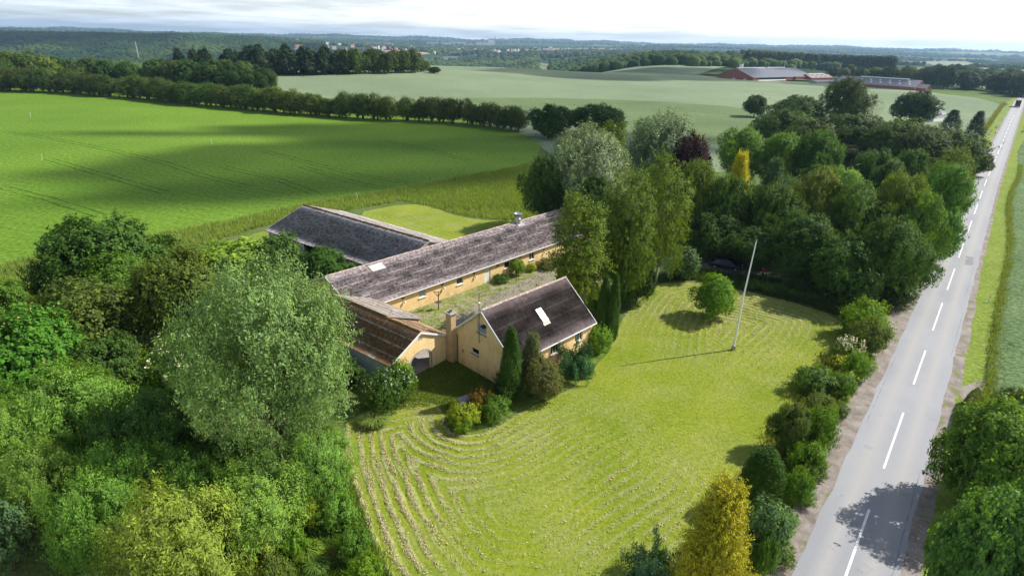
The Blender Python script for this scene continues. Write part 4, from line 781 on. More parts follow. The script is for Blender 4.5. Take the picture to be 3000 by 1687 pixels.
def marker(px, label, lean=0., hh=1.0):
    g = P(*px); e = empty('marker_post', (g[0], g[1], 0), .7, label, 'marker post', None); MB().tube([(0, 0, 0), (lean, 0, hh)], .055, 8).build('post', plain('marker plastic', (.75, .75, .73), .5, .3) if 'marker plastic' not in MATS else MATS['marker plastic'], e); MB().tube([(lean * .7, 0, hh * .72), (lean * .85, 0, hh * .86)], .062, 8).build('reflector', M_SIGNR, e)
marker((2485, 762), 'leaning marker post at the edge of the roadside barley', .35); marker((2427, 466), 'white roadside marker post opposite the last maples'); marker((2421, 426), 'white roadside marker post by the dark hedge'); marker((2560, 402), 'white roadside marker post beside the small white stones')
# --- thin field poles
for k, (px, l) in enumerate((((106, 404), 'thin leaning white stake in the near left of the green field'), ((77, 296), 'small white stake far out in the green field'), ((534, 365), 'white stake beside the cloud shadow in the green field'), ((902, 508), 'thin pole at the corner of the green field behind the cart barn'))):
    g = P(*px); e = empty('stake', (g[0], g[1], 0), k, l, 'stake'); MB().tube([(0, 0, 0), (.25, .1, 1.7)], [.03, .025], 6).build('pole', M_SIGNW, e); MB().box((.3, .1, 1.72), (.2, .03, .08)).build('flag', M_SIGNW, e)
def yardpost(px, l, h=1.1):
    g = P(*px); e = empty('garden_lamp', (g[0], g[1], 0), 0, l, 'lamp post'); MB().tube([(0, 0, 0), (0, 0, h)], .04, 6).build('post', M_DKMETAL, e); MB().lathe((0, 0, h), [(.04, 0), (.14, .06), (.14, .2), (.02, .27)], 8).build('lamp_head', M_METAL, e)
yardpost((2004, 728), 'low garden lamp beside the drive nearer to the flagpole'); yardpost((2180, 772), 'low garden lamp at the road end of the drive')
# --- person in red, standing in the shade of the grove
def person(pos, rz, label):
    e = empty('person', pos, rz, label, 'person')
    J = dict(pel=(0, 0, .92), ch=(0, .0, 1.32), nk=(0, .0, 1.50), hd=(0, -.03, 1.66), ht=(0, -.02, 1.76), lh=(-.1, 0, .88), lk=(-.12, -.04, .48), la=(-.13, .02, .08), lt=(-.14, -.17, .04), rh=(.1, 0, .88), rk=(.14, -.06, .48), ra=(.17, .0, .08), rt=(.19, -.18, .04), ls=(-.19, 0, 1.43), le=(-.30, .03, 1.16), lw=(-.12, -.22, 1.10), rs=(.19, 0, 1.43), re=(.30, .03, 1.16), rw=(.14, -.22, 1.10))
    rad = dict(pel=.155, ch=.16, nk=.06, hd=.10, ht=.07, lh=.1, lk=.065, la=.045, lt=.04, rh=.1, rk=.065, ra=.045, rt=.04, ls=.075, le=.05, lw=.032, rs=.075, re=.05, rw=.032)
    E = [('pel', 'ch'), ('ch', 'nk'), ('nk', 'hd'), ('hd', 'ht'), ('pel', 'lh'), ('lh', 'lk'), ('lk', 'la'), ('la', 'lt'), ('pel', 'rh'), ('rh', 'rk'), ('rk', 'ra'), ('ra', 'rt'), ('ch', 'ls'), ('ls', 'le'), ('le', 'lw'), ('ch', 'rs'), ('rs', 're'), ('re', 'rw')]
    for sd, wn_ in ((-1, 'lw'), (1, 'rw')):
        w = J[wn_]; J[wn_ + 'p'] = (w[0] * .6, w[1] - .07, w[2]); rad[wn_ + 'p'] = .03; E.append((wn_, wn_ + 'p'))
        for k in range(4): n1 = f'{wn_}f{k}'; J[n1] = (w[0] * .6 + (k - 1.5) * .018, w[1] - .14 + abs(k - 1.3) * .008, w[2] - .02); rad[n1] = .009; E.append((wn_ + 'p', n1))
        n1 = wn_ + 't'; J[n1] = (w[0] * .6 - sd * .05, w[1] - .09, w[2] + .03); rad[n1] = .01; E.append((wn_ + 'p', n1))
    ks = list(J); me = bpy.data.meshes.new('body'); me.from_pydata([J[k] for k in ks], [(ks.index(a), ks.index(b)) for a, b in E], []); o = link('body', me, e); o.modifiers.new('skin', 'SKIN')
    for i, k in enumerate(ks): me.skin_vertices[0].data[i].radius = (rad[k], rad[k]); me.skin_vertices[0].data[i].use_root = (k == 'pel')
    m = o.modifiers.new('sub', 'SUBSURF'); m.levels = 1; m.render_levels = 1; t = NT('clothed person'); z = t.n('ShaderNodeSeparateXYZ', {0: t.coord()}).outputs[2]; x = t.n('ShaderNodeMath', {0: t.n('ShaderNodeSeparateXYZ', {0: t.coord()}).outputs[1], 1: -.2}, operation='LESS_THAN').outputs[0]
    k = t.mix(t.rng(z, 1.515, 1.52), t.mix(t.rng(z, .93, .94), (.10, .12, .17), (.38, .035, .04)), (.55, .33, .25)); k = t.mix(t.math('MULTIPLY', x, t.rng(z, 1.0, 1.01)), k, (.55, .33, .25)); t.base(k, .8, .2); me.materials.append(t.m)
    b = MB(); b.lathe((0, -.01, 1.68), [(.102, -.02), (.112, .05), (.09, .11), (.03, .14)], 14); b.build('hair', M_WOOD, e)
    f_ = MB(); f_.box((0, -.135, 1.655), (.025, .03, .04)); f_.box((-.035, -.122, 1.68), (.02, .012, .012)); f_.box((.035, -.122, 1.68), (.02, .012, .012)); f_.box((0, -.125, 1.615), (.045, .01, .01)); f_.build('face', plain('face features', (.3, .14, .1), .7, .2), e)
    return e
person((*P(1916, 702)[:2], 0), .5, 'person in red top and dark trousers in the shade, hands together on a device')
dv_ = empty('remote_controller', (0, 0, 0), 0, 'small pale controller held by the person in red', 'controller'); g = P(1916, 702); dv_.location = (g[0], g[1], 1.08); dv_.rotation_euler[2] = .5
MB().box((0, -.33, .0), (.22, .12, .05)).build('case', M_WHITE, dv_); MB().box((0, -.30, .08), (.16, .02, .11), rx=.5).build('screen', M_GLASS, dv_)
# --- red brick farm and other far buildings
def far_barn(px0, px1, W, he, hr, wm, rm, label, cat='barn', strips=0, vents=0, doors=0, side=-1, nm='brick_barn', ridgestrip=False):
    a = np.array(px0, float); b = np.array(px1, float); L = float(np.linalg.norm(b - a)); yaw = math.atan2(b[1] - a[1], b[0] - a[0]); z = min(float(terr(*a)), float(terr(*b))) - .3
    nrm = np.array([-math.sin(yaw), math.cos(yaw)]); o = a + nrm * (W / 2); e = empty(nm, (o[0], o[1], z), yaw, label, cat); t = MB(); yw = W / 2 - .4; zw = he
    t.add([(0, -yw, -3), (L, -yw, -3), (L, -yw, zw), (0, -yw, zw), (0, yw, -3), (L, yw, -3), (L, yw, zw), (0, yw, zw), (0, 0, hr - .2), (L, 0, hr - .2)], [(0, 1, 2, 3), (5, 4, 7, 6), (4, 0, 3, 8, 7), (1, 5, 6, 9, 2), (3, 2, 9, 8), (6, 7, 8, 9)]); t.build('wall', wm, e)
    m = MB()
    for sd in (-1, 1): m.add([(-.6, 0, hr), (L + .6, 0, hr), (L + .6, sd * W / 2, he - .1), (-.6, sd * W / 2, he - .1), (-.6, 0, hr - .2), (L + .6, 0, hr - .2), (L + .6, sd * W / 2, he - .3), (-.6, sd * W / 2, he - .3)], [(0, 1, 2, 3)[::-sd], (7, 6, 5, 4)[::-sd], (2, 1, 5, 6), (0, 3, 7, 4), (3, 2, 6, 7)])
    r = m.build('roof', rm, e)
    if ridgestrip:
        for x0, x1 in ridgestrip: MB().box(((x0 + x1) / 2 * L, 0, hr + .25), ((x1 - x0) * L, 2.2, .7)).build('ridge_light', plain('ridge light', (.8, .84, .86), .4, .5) if 'ridge light' not in MATS else MATS['ridge light'], r)
    S = math.hypot(W / 2, hr - he)
    for j in range(strips):
        for k, v in enumerate((.3, .62)):
            x = L * (j + .5 + .25 * k) / (strips + .5); MB().box((x, -W / 2 * v, hr - (hr - he) * v + .06), (1.4, 1.8, .06), rx=math.atan2(hr - he, W / 2)).build('roof_light', M_SIGNW, r)
    for j in range(doors): MB().box((-.06, -W * .28 + j * W * .30, 1.4), (.15, 3.4, 2.9)).build('door', M_WHITE, e)
    return e
u33 = np.array([math.cos(R_(33)), math.sin(R_(33))]); u57 = np.array([math.cos(R_(-57)), math.sin(R_(-57))])
A = np.array([229., 598.]); e = far_barn(A, A + u33 * 98, 44, 4.6, 12.2, M_BRICK, M_SLATE, 'largest far brick barn with blue grey roof and pale ridge strips', doors=2, ridgestrip=((.02, .46), (.5, .80)))
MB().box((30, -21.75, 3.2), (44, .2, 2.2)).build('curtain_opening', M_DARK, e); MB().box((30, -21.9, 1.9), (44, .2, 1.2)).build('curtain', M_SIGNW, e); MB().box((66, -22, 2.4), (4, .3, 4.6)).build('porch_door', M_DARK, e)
MB().tube([(26, 14, 8), (26, 14, 15.2)], 1.9, 14).build('silo_top', M_SIGNW, e); MB().tube([(84, 4, 11), (84, 4, 19)], .18, 5).build('mast', M_METAL, e)
A = np.array([350., 542.]); e = far_barn(A - u57 * 72, A, 19, 3.4, 9.0, M_BRICK, M_GREYR, 'long far brick barn with a grey roof dotted with white roof lights', strips=8, ridgestrip=((.25, .85),))
far_barn(A + np.array([2., 3.]), A + np.array([2., 3.]) + u57 * 9, 9, 3, 6, M_BRICK, M_GREYR, 'small brick shed joined to the gable end of the far grey roofed barn', 'shed')
A = np.array([305., 640.]); far_barn(A, A + u33 * 40, 16, 3.5, 6.8, M_BRICK, plain('dull red brown roof', (.2, .14, .14), .8), 'low red brown barn with a pale ridge behind the far farm', strips=4, ridgestrip=((.1, .8),))
A = np.array([292., 600.]); far_barn(A, A + u33 * 34, 9, 2.6, 3.6, M_GREYW, M_GREYR, 'low grey open shed between the two big far barns', 'shed')
A = P(2478, 226)[:2]; far_barn(A, A + u57 * 9, 8, 2.6, 7.5, M_BRICK, M_TILE, 'little cottage with an orange tiled roof at the dark trees near the far road', 'cottage', nm='brick_cottage')
A = P(2350, 307)[:2]; e = far_barn(A, A + np.array([8., 5.]), 8, 3.2, 6.5, M_WHITE, M_SLATE, 'white gabled house with a slate roof half hidden behind the hawthorn bank', 'house', nm='small_house')
for k, (px, c_, l) in enumerate((((2262, 201), (.75, .77, .8), 'white farm trailer parked before the far grey shed'), ((2220, 201), (.5, .55, .6), 'pale blue machine parked before the biggest far barn'), ((2284, 202), (.6, .6, .55), 'cream tank standing near the far grey shed'))):
    g = P(*px); e = empty('farm_trailer', (g[0], g[1], g[2]), .5, l, 'trailer'); MB().box((0, 0, 1.9), (6, 2.5, 2.0)).box((0, 0, 3.1), (5.4, 2.2, .4)).build('body', plain('trailer paint', c_, .5), e); MB().tube([(-1.8, -1.3, .5), (-1.8, 1.3, .5)], .5, 10).tube([(1.8, -1.3, .5), (1.8, 1.3, .5)], .5, 10).build('wheels', M_DARK, e)

# ------------------------------------------------------------------ trees and bushes, near ones first
G = 'garden trees of the grove'
rows = [
 # left thicket
 ('willow', 462, 892, 636, 1235, 'sil', 'huge silvery willow in front of the barns, tallest tree of the left thicket', 'tree', .5, 0),
 ('dense', 95, 412, 545, 790, 'dk', 'dark domed maple at the far edge of the left thicket against the green field', 'tree', .6, 0),
 ('dense', 215, 400, 640, 830, 'md', 'lighter leafy maple in front of the dark domed maple', 'tree', .6, 1),
 ('hedge', 100, 345, 700, 935, 'olive', 'reddish olive hawthorn in the middle of the left thicket', 'tree', .6, 0),
 ('dense', 330, 580, 632, 900, (.06, .095, .02), 'brownish green field maple behind the huge silvery willow', 'tree', .6, 2),
 ('maple', 510, 680, 600, 735, 'lg', 'bright pale green sapling group left of the cart barn', 'tree', .6, 0),
 ('maple', 640, 760, 585, 730, 'dk', 'dark sapling touching the corner of the cart barn', 'tree', .6, 1),
 ('dense', 745, 885, 622, 745, (.04, .095, .022), 'bright leaning sapling before the dark doorway of the cart barn', 'tree', .6, 0),
 ('chestnut', -70, 205, 782, 1060, 'grn', 'chestnut with ochre flower candles at the left border', 'tree', .6, 0),
 ('dense', -60, 90, 705, 850, 'md', 'green tree half outside the left border beside the rough grass', 'tree', .6, 0),
 ('dense', 160, 360, 850, 1040, (.035, .075, .02), 'deep green bush between the chestnut and the elder', 'bush', .6, 1),
 ('shrub', 255, 405, 880, 1010, 'yl', 'small yellow green bush in a gap of the left thicket', 'bush', .6, 0),
 ('elder', 375, 560, 840, 1010, 'wil2', 'elder with cream flower heads left of the huge willow', 'bush', .6, 0),
 ('bushwillow', 0, 300, 935, 1190, 'wil', 'feathery bright willow bush below the chestnut', 'bush', .55, 0),
 ('bushwillow', -60, 120, 1010, 1250, 'wil2', 'feathery willow bush cut by the left border', 'bush', .55, 1),
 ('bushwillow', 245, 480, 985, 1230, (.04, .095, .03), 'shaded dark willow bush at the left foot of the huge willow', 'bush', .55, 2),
 ('bushwillow', 20, 210, 1115, 1330, (.095, .165, .045), 'spreading willow bush with bare grey branches near the lower left', 'bush', .55, 1),
 ('bushwillow', 118, 335, 1195, 1449, 'wil', 'rounded fresh green willow bush, nearest the lower left clearing', 'bush', .55, 0),
 ('bushwillow', 200, 420, 1105, 1330, 'wil', 'small willow bush with bright shoot tips over a dark gap', 'bush', .55, 2),
 ('bushwillow', 285, 610, 1225, 1560, 'ylw', 'broad yellow green willow bush at the bottom of the picture', 'bush', .55, 1),
 ('bushwillow', 480, 770, 1190, 1430, 'wil2', 'grey green willow bush below the huge willow', 'bush', .55, 0),
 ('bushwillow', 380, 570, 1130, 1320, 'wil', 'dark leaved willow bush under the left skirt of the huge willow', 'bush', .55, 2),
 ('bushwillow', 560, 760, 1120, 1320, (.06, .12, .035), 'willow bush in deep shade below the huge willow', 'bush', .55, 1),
 ('bushwillow', 700, 895, 1085, 1290, 'wil2', 'light willow bush spilling onto the mown lawn', 'bush', .55, 2),
 ('shrub', 560, 690, 1330, 1480, 'ylw', 'low yellow green shrub at the bottom, left of the grass tussocks', 'bush', .6, 2),
 ('bushwillow', 330, 500, 1390, 1560, 'yl', 'small yellow tipped bush cut by the lower border', 'bush', .6, 0),
 ('maple', -70, 62, 1265, 1450, 'blue', 'bluish green maple branch group at the lower left border', 'tree', .5, 0),
 ('bushwillow', -50, 130, 1140, 1300, 'wil', 'low willow bush under the spreading one at the left border', 'bush', .55, 2),
 ('shrub', 100, 240, 1000, 1130, 'md', 'round leafy shrub hidden among the feathery willows', 'bush', .6, 2),
 ('hedge', 60, 240, 620, 800, 'dk', 'dark sloping tree left of the domed maple', 'tree', .6, 1),
 ('whitebush', 898, 1048, 930, 1040, 'dk', 'dark bush with a white flowering side beside the gate building', 'bush', .55, 0),
 ('maple', 975, 1045, 905, 1000, 'lt', 'pale sapling in front of the arch', 'sapling', .5, 0),
 ('shrub', 770, 885, 1140, 1240, 'yl', 'small bright bush at the lawn edge under the willow', 'bush', .6, 1),
 ('shrub', 640, 720, 1285, 1385, 'wil2', 'grey green shrub at the lower right edge of the willow bushes', 'bush', .6, 0),
 ('shrub', 690, 770, 1330, 1420, 'lt', 'leafy light shrub just above the two green tussocks', 'bush', .6, 1),
 ('shrub', 790, 900, 1245, 1350, 'wil', 'low fresh green bush where the lawn meets the thicket', 'bush', .6, 2),
 ('shrub', 840, 935, 1330, 1430, 'md', 'dark low bush at the lower left edge of the lawn', 'bush', .6, 0),
 ('shrub', 870, 960, 1400, 1500, 'lt', 'low weedy bush beside the hay rows, cut by the bottom edge', 'bush', .6, 1),
 ('shrub', 640, 740, 1400, 1520, 'olive', 'brownish low bush at the bottom edge left of the tussocks', 'bush', .6, 2),
 ('shrub', 730, 830, 1255, 1340, 'yl', 'yellowish low bush between the willow bushes and the lawn', 'bush', .6, 0),
 # house garden
 ('thuja', 1257, 1313, 817, 1012, 'thuja', 'narrow columnar conifer against the house gable', 'conifer', .4, 0),
 ('gold', 1304, 1374, 832, 985, 'jun', 'brown tinged upright juniper right of the gable conifer', 'conifer', .4, 0),
 ('dense', 1312, 1415, 905, 1015, 'jun', 'brown green spreading conifer bush below the upright juniper', 'bush', .55, 2),
 ('juniper', 1385, 1497, 868, 962, 'blu2', 'blue green creeping juniper under the house window', 'bush', .6, 0),
 ('shrub', 1467, 1540, 818, 892, 'lt', 'round clipped light green bush at the house corner', 'bush', .6, 0),
 ('thuja', 1501, 1537, 692, 855, 'thuja', 'left one of the two tall dark conifer columns by the house', 'conifer', .4, 1),
 ('thuja', 1527, 1560, 684, 862, 'thuja', 'right one of the two tall dark conifer columns by the house', 'conifer', .4, 0),
 ('shrub', 1545, 1610, 697, 780, 'dk', 'round dark bush right behind the two conifer columns', 'bush', .6, 1),
 ('shrub', 1475, 1530, 735, 800, 'md', 'small bush at the right end of the house roof', 'bush', .6, 2),
 ('birch', 1366, 1545, 478, 800, 'birch', 'tall drooping birch between the barn and the farmhouse', 'tree', .12, 0),
 ('birch', 1582, 1738, 376, 745, 'birch', 'tallest birch with a yellowish top, nearest the grove', 'tree', .12, 1),
 ('birch', 1500, 1655, 412, 775, 'birch', 'second tall birch, between the slender one and the tallest', 'tree', .12, 1),
 ('birch', 1500, 1620, 500, 770, 'md', 'dull green birch squeezed between the two larger birches', 'tree', .12, 0),
 ('dense', 1560, 1650, 640, 775, (.025, .055, .014), 'dark round tree under the birches', 'tree', .5, 2),
 ('shrub', 1278, 1322, 652, 697, 'lt', 'round bush against the barn wall beside the third window', 'bush', .6, 1),
 ('yellowbush', 1320, 1352, 662, 685, 'lt', 'low yellow flowering plant at the barn wall', 'bush', .6, 0),
 ('shrub', 1236, 1285, 690, 715, 'dk', 'dark low ground bush at the foot of the barn wall', 'bush', .6, 1),
 ('shrub', 1345, 1400, 650, 680, 'jun', 'grey green low plants at the shaded end of the barn wall', 'bush', .6, 2),
 ('shrub', 1120, 1210, 1015, 1085, 'yl', 'yellow green round shrub at the tip of the shrub bed', 'bush', .6, 0),
 ('shrub', 1175, 1240, 975, 1040, 'rust', 'rust coloured shrub in the middle of the shrub bed', 'bush', .6, 0),
 ('shrub', 1205, 1290, 1000, 1065, 'md', 'leafy green perennials at the right of the shrub bed', 'bush', .6, 1),
 ('shrub', 1230, 1330, 935, 1020, (.03, .06, .016), 'dark bush below the gable conifer', 'bush', .6, 2),
 ('shrub', 1140, 1190, 1055, 1095, 'lt', 'lowest light green shrub of the bed, nearest the lawn', 'bush', .6, 1),
 ('dense', 1745, 1852, 693, 806, 'lt', 'pale green apple tree standing alone on the lawn', 'tree', .3, 1),
 ('maple', 1690, 1760, 622, 710, 'blue', 'fresh green young maple beside the little glass shelter', 'tree', .5, 1),
 ('shrub', 1440, 1500, 680, 730, (.04, .085, .02), 'dark shrub beneath the slender birch', 'bush', .5, 0),
 # behind the barn: silver poplars and neighbours
 ('poplar', 1365, 1590, 308, 585, 'sil2', 'silver leaved poplar nearest the long barn', 'tree', .4, 0),
 ('poplar', 1560, 1765, 278, 520, 'sil2', 'silver leaved poplar further right behind the first one', 'tree', .4, 1),
 ('big', 1305, 1440, 385, 580, 'dk', 'dark spreading tree at the left foot of the silver poplar', 'tree', .4, 0),
 ('big', 1420, 1560, 440, 610, (.03, .065, .015), 'deep green tree just behind the end of the long barn', 'tree', .4, 1),
 ('maple', 1505, 1575, 300, 400, 'yl', 'yellow green young tree between the two silver poplars', 'tree', .4, 0),
 ('dense', 1670, 1790, 332, 540, 'purple', 'dark purple leaved tree among the green ones', 'tree', .4, 0),
 ('dense', 1322, 1455, 262, 352, (.022, .058, .012), 'dark green clump at the end of the hedgerow, left part', 'tree', .5, 0),
 ('dense', 1425, 1585, 262, 345, (.028, .072, .014), 'dark green clump at the end of the hedgerow, right part', 'tree', .5, 1),
 # grove along the drive
 ('big', 1690, 1810, 400, 610, 'birch', 'green birch at the left end of the grove above the young maple', 'tree', .12, 1),
 ('dense', 1770, 1900, 440, 640, 'dk', 'dark broad tree of the grove above the parked car', 'tree', .2, 1),
 ('gold', 1820, 1890, 377, 560, 'goldt', 'golden yellow conifer rising out of the grove', 'conifer', .2, 0),
 ('spruce', 1885, 1985, 392, 620, (.05, .095, .04), 'grey green larch right of the golden conifer', 'conifer', .2, 0),
 ('big', 1865, 2005, 458, 655, (.042, .085, .02), 'heavy dark tree in the middle of the grove behind the flagpole', 'tree', .2, 2),
 ('big', 1985, 2112, 420, 640, (.085, .13, .035), 'tall pale leaved tree in the middle of the grove', 'tree', .12, 1),
 ('big', 2070, 2215, 455, 665, (.055, .11, .024), 'dense dark tree in the right half of the grove', 'tree', .2, 0),
 ('big', 2180, 2310, 428, 660, 'birch', 'yellow green tree in the right half of the grove', 'tree', .12, 0),
 ('dense', 2250, 2375, 480, 690, 'md', 'dark tree of the grove leaning over the drive entrance', 'tree', .2, 1),
 ('big', 2292, 2428, 405, 640, (.06, .14, .03), 'glossy maple of the grove that reaches over the road', 'tree', .25, 2),
 ('birch', 2320, 2430, 360, 600, 'birch', 'light birch at the roadside end of the grove', 'tree', .12, 1),
 ('dense', 2130, 2260, 375, 520, (.035, .08, .02), 'dark rounded tree behind the greenhouse', 'tree', .4, 0),
 ('dense', 2240, 2330, 372, 490, 'dk', 'dark tree just right of the greenhouse', 'tree', .4, 1),
 ('dense', 2075, 2165, 420, 540, 'wil2', 'soft green bush in front of the greenhouse', 'bush', .4, 2),
 ('big', 1800, 1935, 318, 470, 'md', 'leafy maple left of the three beyond the golden conifer', 'tree', .4, 0),
 ('big', 1900, 2020, 330, 480, 'md', 'leafy maple in the middle of the three beyond the golden conifer', 'tree', .4, 1),
 ('big', 1990, 2110, 325, 490, (.04, .10, .018), 'leafy maple right of the three beyond the golden conifer', 'tree', .4, 2),
 ('dense', 2395, 2440, 385, 520, 'olive', 'thin olive bush at the road verge beyond the last birch', 'bush', .4, 2),
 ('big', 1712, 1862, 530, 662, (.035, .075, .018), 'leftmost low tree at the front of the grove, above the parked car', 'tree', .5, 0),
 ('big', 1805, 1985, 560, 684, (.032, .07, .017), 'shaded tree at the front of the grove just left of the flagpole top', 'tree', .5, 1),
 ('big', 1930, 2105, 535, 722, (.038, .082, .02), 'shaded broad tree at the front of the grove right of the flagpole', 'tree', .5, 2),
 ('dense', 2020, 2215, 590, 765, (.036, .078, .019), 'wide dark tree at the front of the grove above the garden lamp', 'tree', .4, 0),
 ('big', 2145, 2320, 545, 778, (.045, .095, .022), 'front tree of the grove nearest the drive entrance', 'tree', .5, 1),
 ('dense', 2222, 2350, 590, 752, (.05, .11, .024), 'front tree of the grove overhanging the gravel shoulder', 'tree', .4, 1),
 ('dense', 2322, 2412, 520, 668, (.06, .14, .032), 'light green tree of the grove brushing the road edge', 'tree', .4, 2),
 # dark bank
 ('dense', 1868, 1935, 238, 296, (.025, .055, .016), 'small dark tree at the left end of the far bank', 'tree', .4, 0),
 ('dense', 1890, 2060, 275, 385, (.045, .088, .03), 'dark hawthorn at the left of the wooded bank', 'tree', .5, 0),
 ('dense', 1930, 2080, 240, 330, (.035, .07, .02), 'leafy tree row top between the small dark tree and the tall one', 'tree', .5, 1),
 ('big', 2070, 2190, 192, 330, (.035, .062, .018), 'tallest tree of the bank, standing above the barley', 'tree', .3, 0),
 ('twiggy', 2140, 2222, 225, 330, (.06, .075, .035), 'thin leaved tree with bare stems right of the tallest tree', 'tree', .3, 0),
 ('dense', 2253, 2356, 228, 315, (.02, .048, .014), 'lone dark round tree before the pale barley', 'tree', .4, 2),
 ('spruce', 2370, 2422, 275, 330, (.018, .045, .018), 'smaller dark spruce beside the white gabled house', 'conifer', .3, 0),
 ('spruce', 2432, 2482, 278, 355, (.018, .045, .018), 'larger dark spruce at the right end of the bank', 'conifer', .3, 1),
 ('dense', 2050, 2230, 285, 400, 'hedged', 'broad hawthorn in the centre of the bank', 'tree', .5, 1),
 ('dense', 2180, 2370, 300, 425, 'hedged', 'wide hawthorn right of the centre of the bank', 'tree', .5, 2),
 ('dense', 2320, 2490, 330, 450, (.04, .08, .022), 'dark hawthorn closing the bank at the road', 'tree', .5, 3),
 ('dense', 1960, 2110, 300, 410, (.035, .06, .02), 'dark bush at the front foot of the bank', 'bush', .5, 3),
 ('dense', 2230, 2400, 325, 450, (.03, .055, .017), 'shaded hawthorn at the front of the bank near the road', 'tree', .5, 0),
 # lawn's right border
 ('shrub', 2118, 2240, 752, 860, 'lt', 'large green bush between the lawn and the drive entrance', 'bush', .6, 0),
 ('shrub', 2135, 2240, 800, 905, 'olive', 'wild bush with brownish shoots just below the large green bush', 'bush', .6, 1),
 ('plume', 2103, 2170, 850, 915, 'ylw', 'bush covered in cream flower plumes at the lawn border', 'bush', .6, 0),
 ('yellowbush', 2085, 2145, 893, 930, 'lt', 'low bush with bright yellow flowers under the cream plumes', 'bush', .6, 0),
 ('shrub', 2120, 2200, 885, 965, 'lt', 'green bush between the yellow flowers and the gravel', 'bush', .6, 2),
 ('shrub', 1995, 2110, 925, 1000, (.06, .12, .035), 'low dark bush mass on the lawn border', 'bush', .6, 1),
 ('shrub', 2080, 2160, 940, 1010, 'md', 'low bush beside the gravel in line with the dark mass', 'bush', .6, 0),
 ('shrub', 2010, 2105, 990, 1080, (.08, .12, .04), 'reddish tipped bush above the big border bush', 'bush', .6, 2),
 ('dense', 1938, 2045, 1015, 1150, (.075, .115, .035), 'big olive border bush casting its shadow on the lawn', 'bush', .5, 0),
 ('shrub', 2010, 2115, 1020, 1150, 'md', 'big leafy border bush next to the gravel', 'bush', .5, 1),
 ('shrub', 1985, 2080, 1110, 1200, 'lt', 'light green trailing bush below the big border bushes', 'bush', .6, 0),
 ('shrub', 1965, 2050, 1180, 1290, 'md', 'fine leaved bush beside the round conifer', 'bush', .6, 1),
 ('ball', 1860, 1978, 1128, 1290, 'thuja', 'dark egg shaped conifer on the lawn border', 'conifer', .5, 0),
 ('maple', 1870, 1985, 1250, 1440, 'blue', 'blue green maple sapling right of the golden conifer', 'sapling', .45, 1),
 ('gold', 1698, 1902, 1200, 1590, 'gold', 'large golden yellow conifer in the foreground by the road', 'conifer', .5, 0),
 ('juniper', 1570, 1730, 1372, 1500, 'blue', 'bluish juniper at the bottom edge below the golden conifer', 'bush', .6, 0),
 ('shrub', 1890, 1960, 1340, 1480, 'md', 'small leafy bush at the gravel below the maple sapling', 'bush', .6, 1),
 ('shrub', 2230, 2285, 722, 775, (.12, .16, .11), 'pale variegated hedge bush at the drive entrance', 'bush', .6, 1),
 # right of the road
 ('dense', 2370, 2640, 1020, 1320, (.085, .165, .035), 'large leafy bush beyond the road at the right border', 'bush', .5, 0),
 ('dense', 2338, 2660, 1212, 1640, (.065, .15, .05), 'big maple at the lower right corner beyond the road', 'tree', .5, 1),
 ('shrub', 2510, 2640, 985, 1080, (.035, .07, .018), 'dark bush at the right border beside the muddy track', 'bush', .6, 1),
 ('dense', 2500, 2680, 1080, 1260, 'md', 'leafy bush cut by the right border behind the hedge end', 'bush', .5, 2),
]
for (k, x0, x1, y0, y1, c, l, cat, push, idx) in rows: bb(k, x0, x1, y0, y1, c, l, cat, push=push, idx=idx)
# clipped hedge end beyond the road
g0 = P(2418, 1110)[:2]; g1 = P(2447, 1010)[:2]; rng = np.random.default_rng(5); T = 2600; t_ = rng.random(T); ph = rng.uniform(-.2, math.pi + .2, T); dd = (g1 - g0); L = np.linalg.norm(dd); dn = dd / L; nn = np.array([dn[1], -dn[0]])
w = .62 * np.sqrt(np.clip(1 - (np.abs(t_ * 2 - 1)) ** 6, .02, 1)); O = np.column_stack([np.cos(ph)[:, None] * w[:, None] * nn + (t_ * L)[:, None] * dn, 1.5 * np.abs(np.sin(ph)) ** .6]); Dd = unit(rng.normal(0, 1, O.shape))
V, ti = leafify(rng, O, Dd, np.full(T, .05), 12, .04, .07, .6, np.array([dd[0] / 2, dd[1] / 2, .5]), .2, .5, None, 1.2); hg = empty('clipped_hedge', (g0[0], g0[1], 0), 0, 'smooth clipped hedge end beyond the road, beside the large leafy bush', 'hedge'); o = link('foliage', pack('foliage', [(V, ti)], M_LEAF), hg); o.color = (.08, .13, .07, 1)

# understorey so the thicket and grove are closed at the ground
def fill(kind, pts, w, h, colr, label, group, cat='bush', jit=1.):
    for (x, y) in pts:
        g = P(x, y); plant(kind, (g[0] + TR.uniform(-jit, jit), g[1] + TR.uniform(-jit, jit), float(terr(g[0], g[1]))), w * TR.uniform(.8, 1.25), h * TR.uniform(.75, 1.25), colr, label, cat, group, vary=.2)
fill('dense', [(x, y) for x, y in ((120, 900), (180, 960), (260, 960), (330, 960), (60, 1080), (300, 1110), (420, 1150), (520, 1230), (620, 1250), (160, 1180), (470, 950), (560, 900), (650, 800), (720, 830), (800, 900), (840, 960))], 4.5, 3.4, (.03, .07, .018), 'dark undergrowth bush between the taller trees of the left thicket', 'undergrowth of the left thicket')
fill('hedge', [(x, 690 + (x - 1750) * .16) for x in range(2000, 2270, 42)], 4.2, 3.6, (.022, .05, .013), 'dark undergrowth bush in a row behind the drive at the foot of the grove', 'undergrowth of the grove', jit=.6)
fill('big', [(x, y) for x, y in ((1800, 600), (1900, 590), (2000, 600), (2100, 600), (2200, 610), (2290, 600), (2350, 560), (1650, 560), (1600, 600), (1500, 560), (1750, 540), (1950, 520), (2050, 520), (2270, 540), (1700, 500))], 8, 7.5, (.042, .09, .022), 'dark tree filling the inside of the grove', 'inner trees of the grove', 'tree', 1.5)
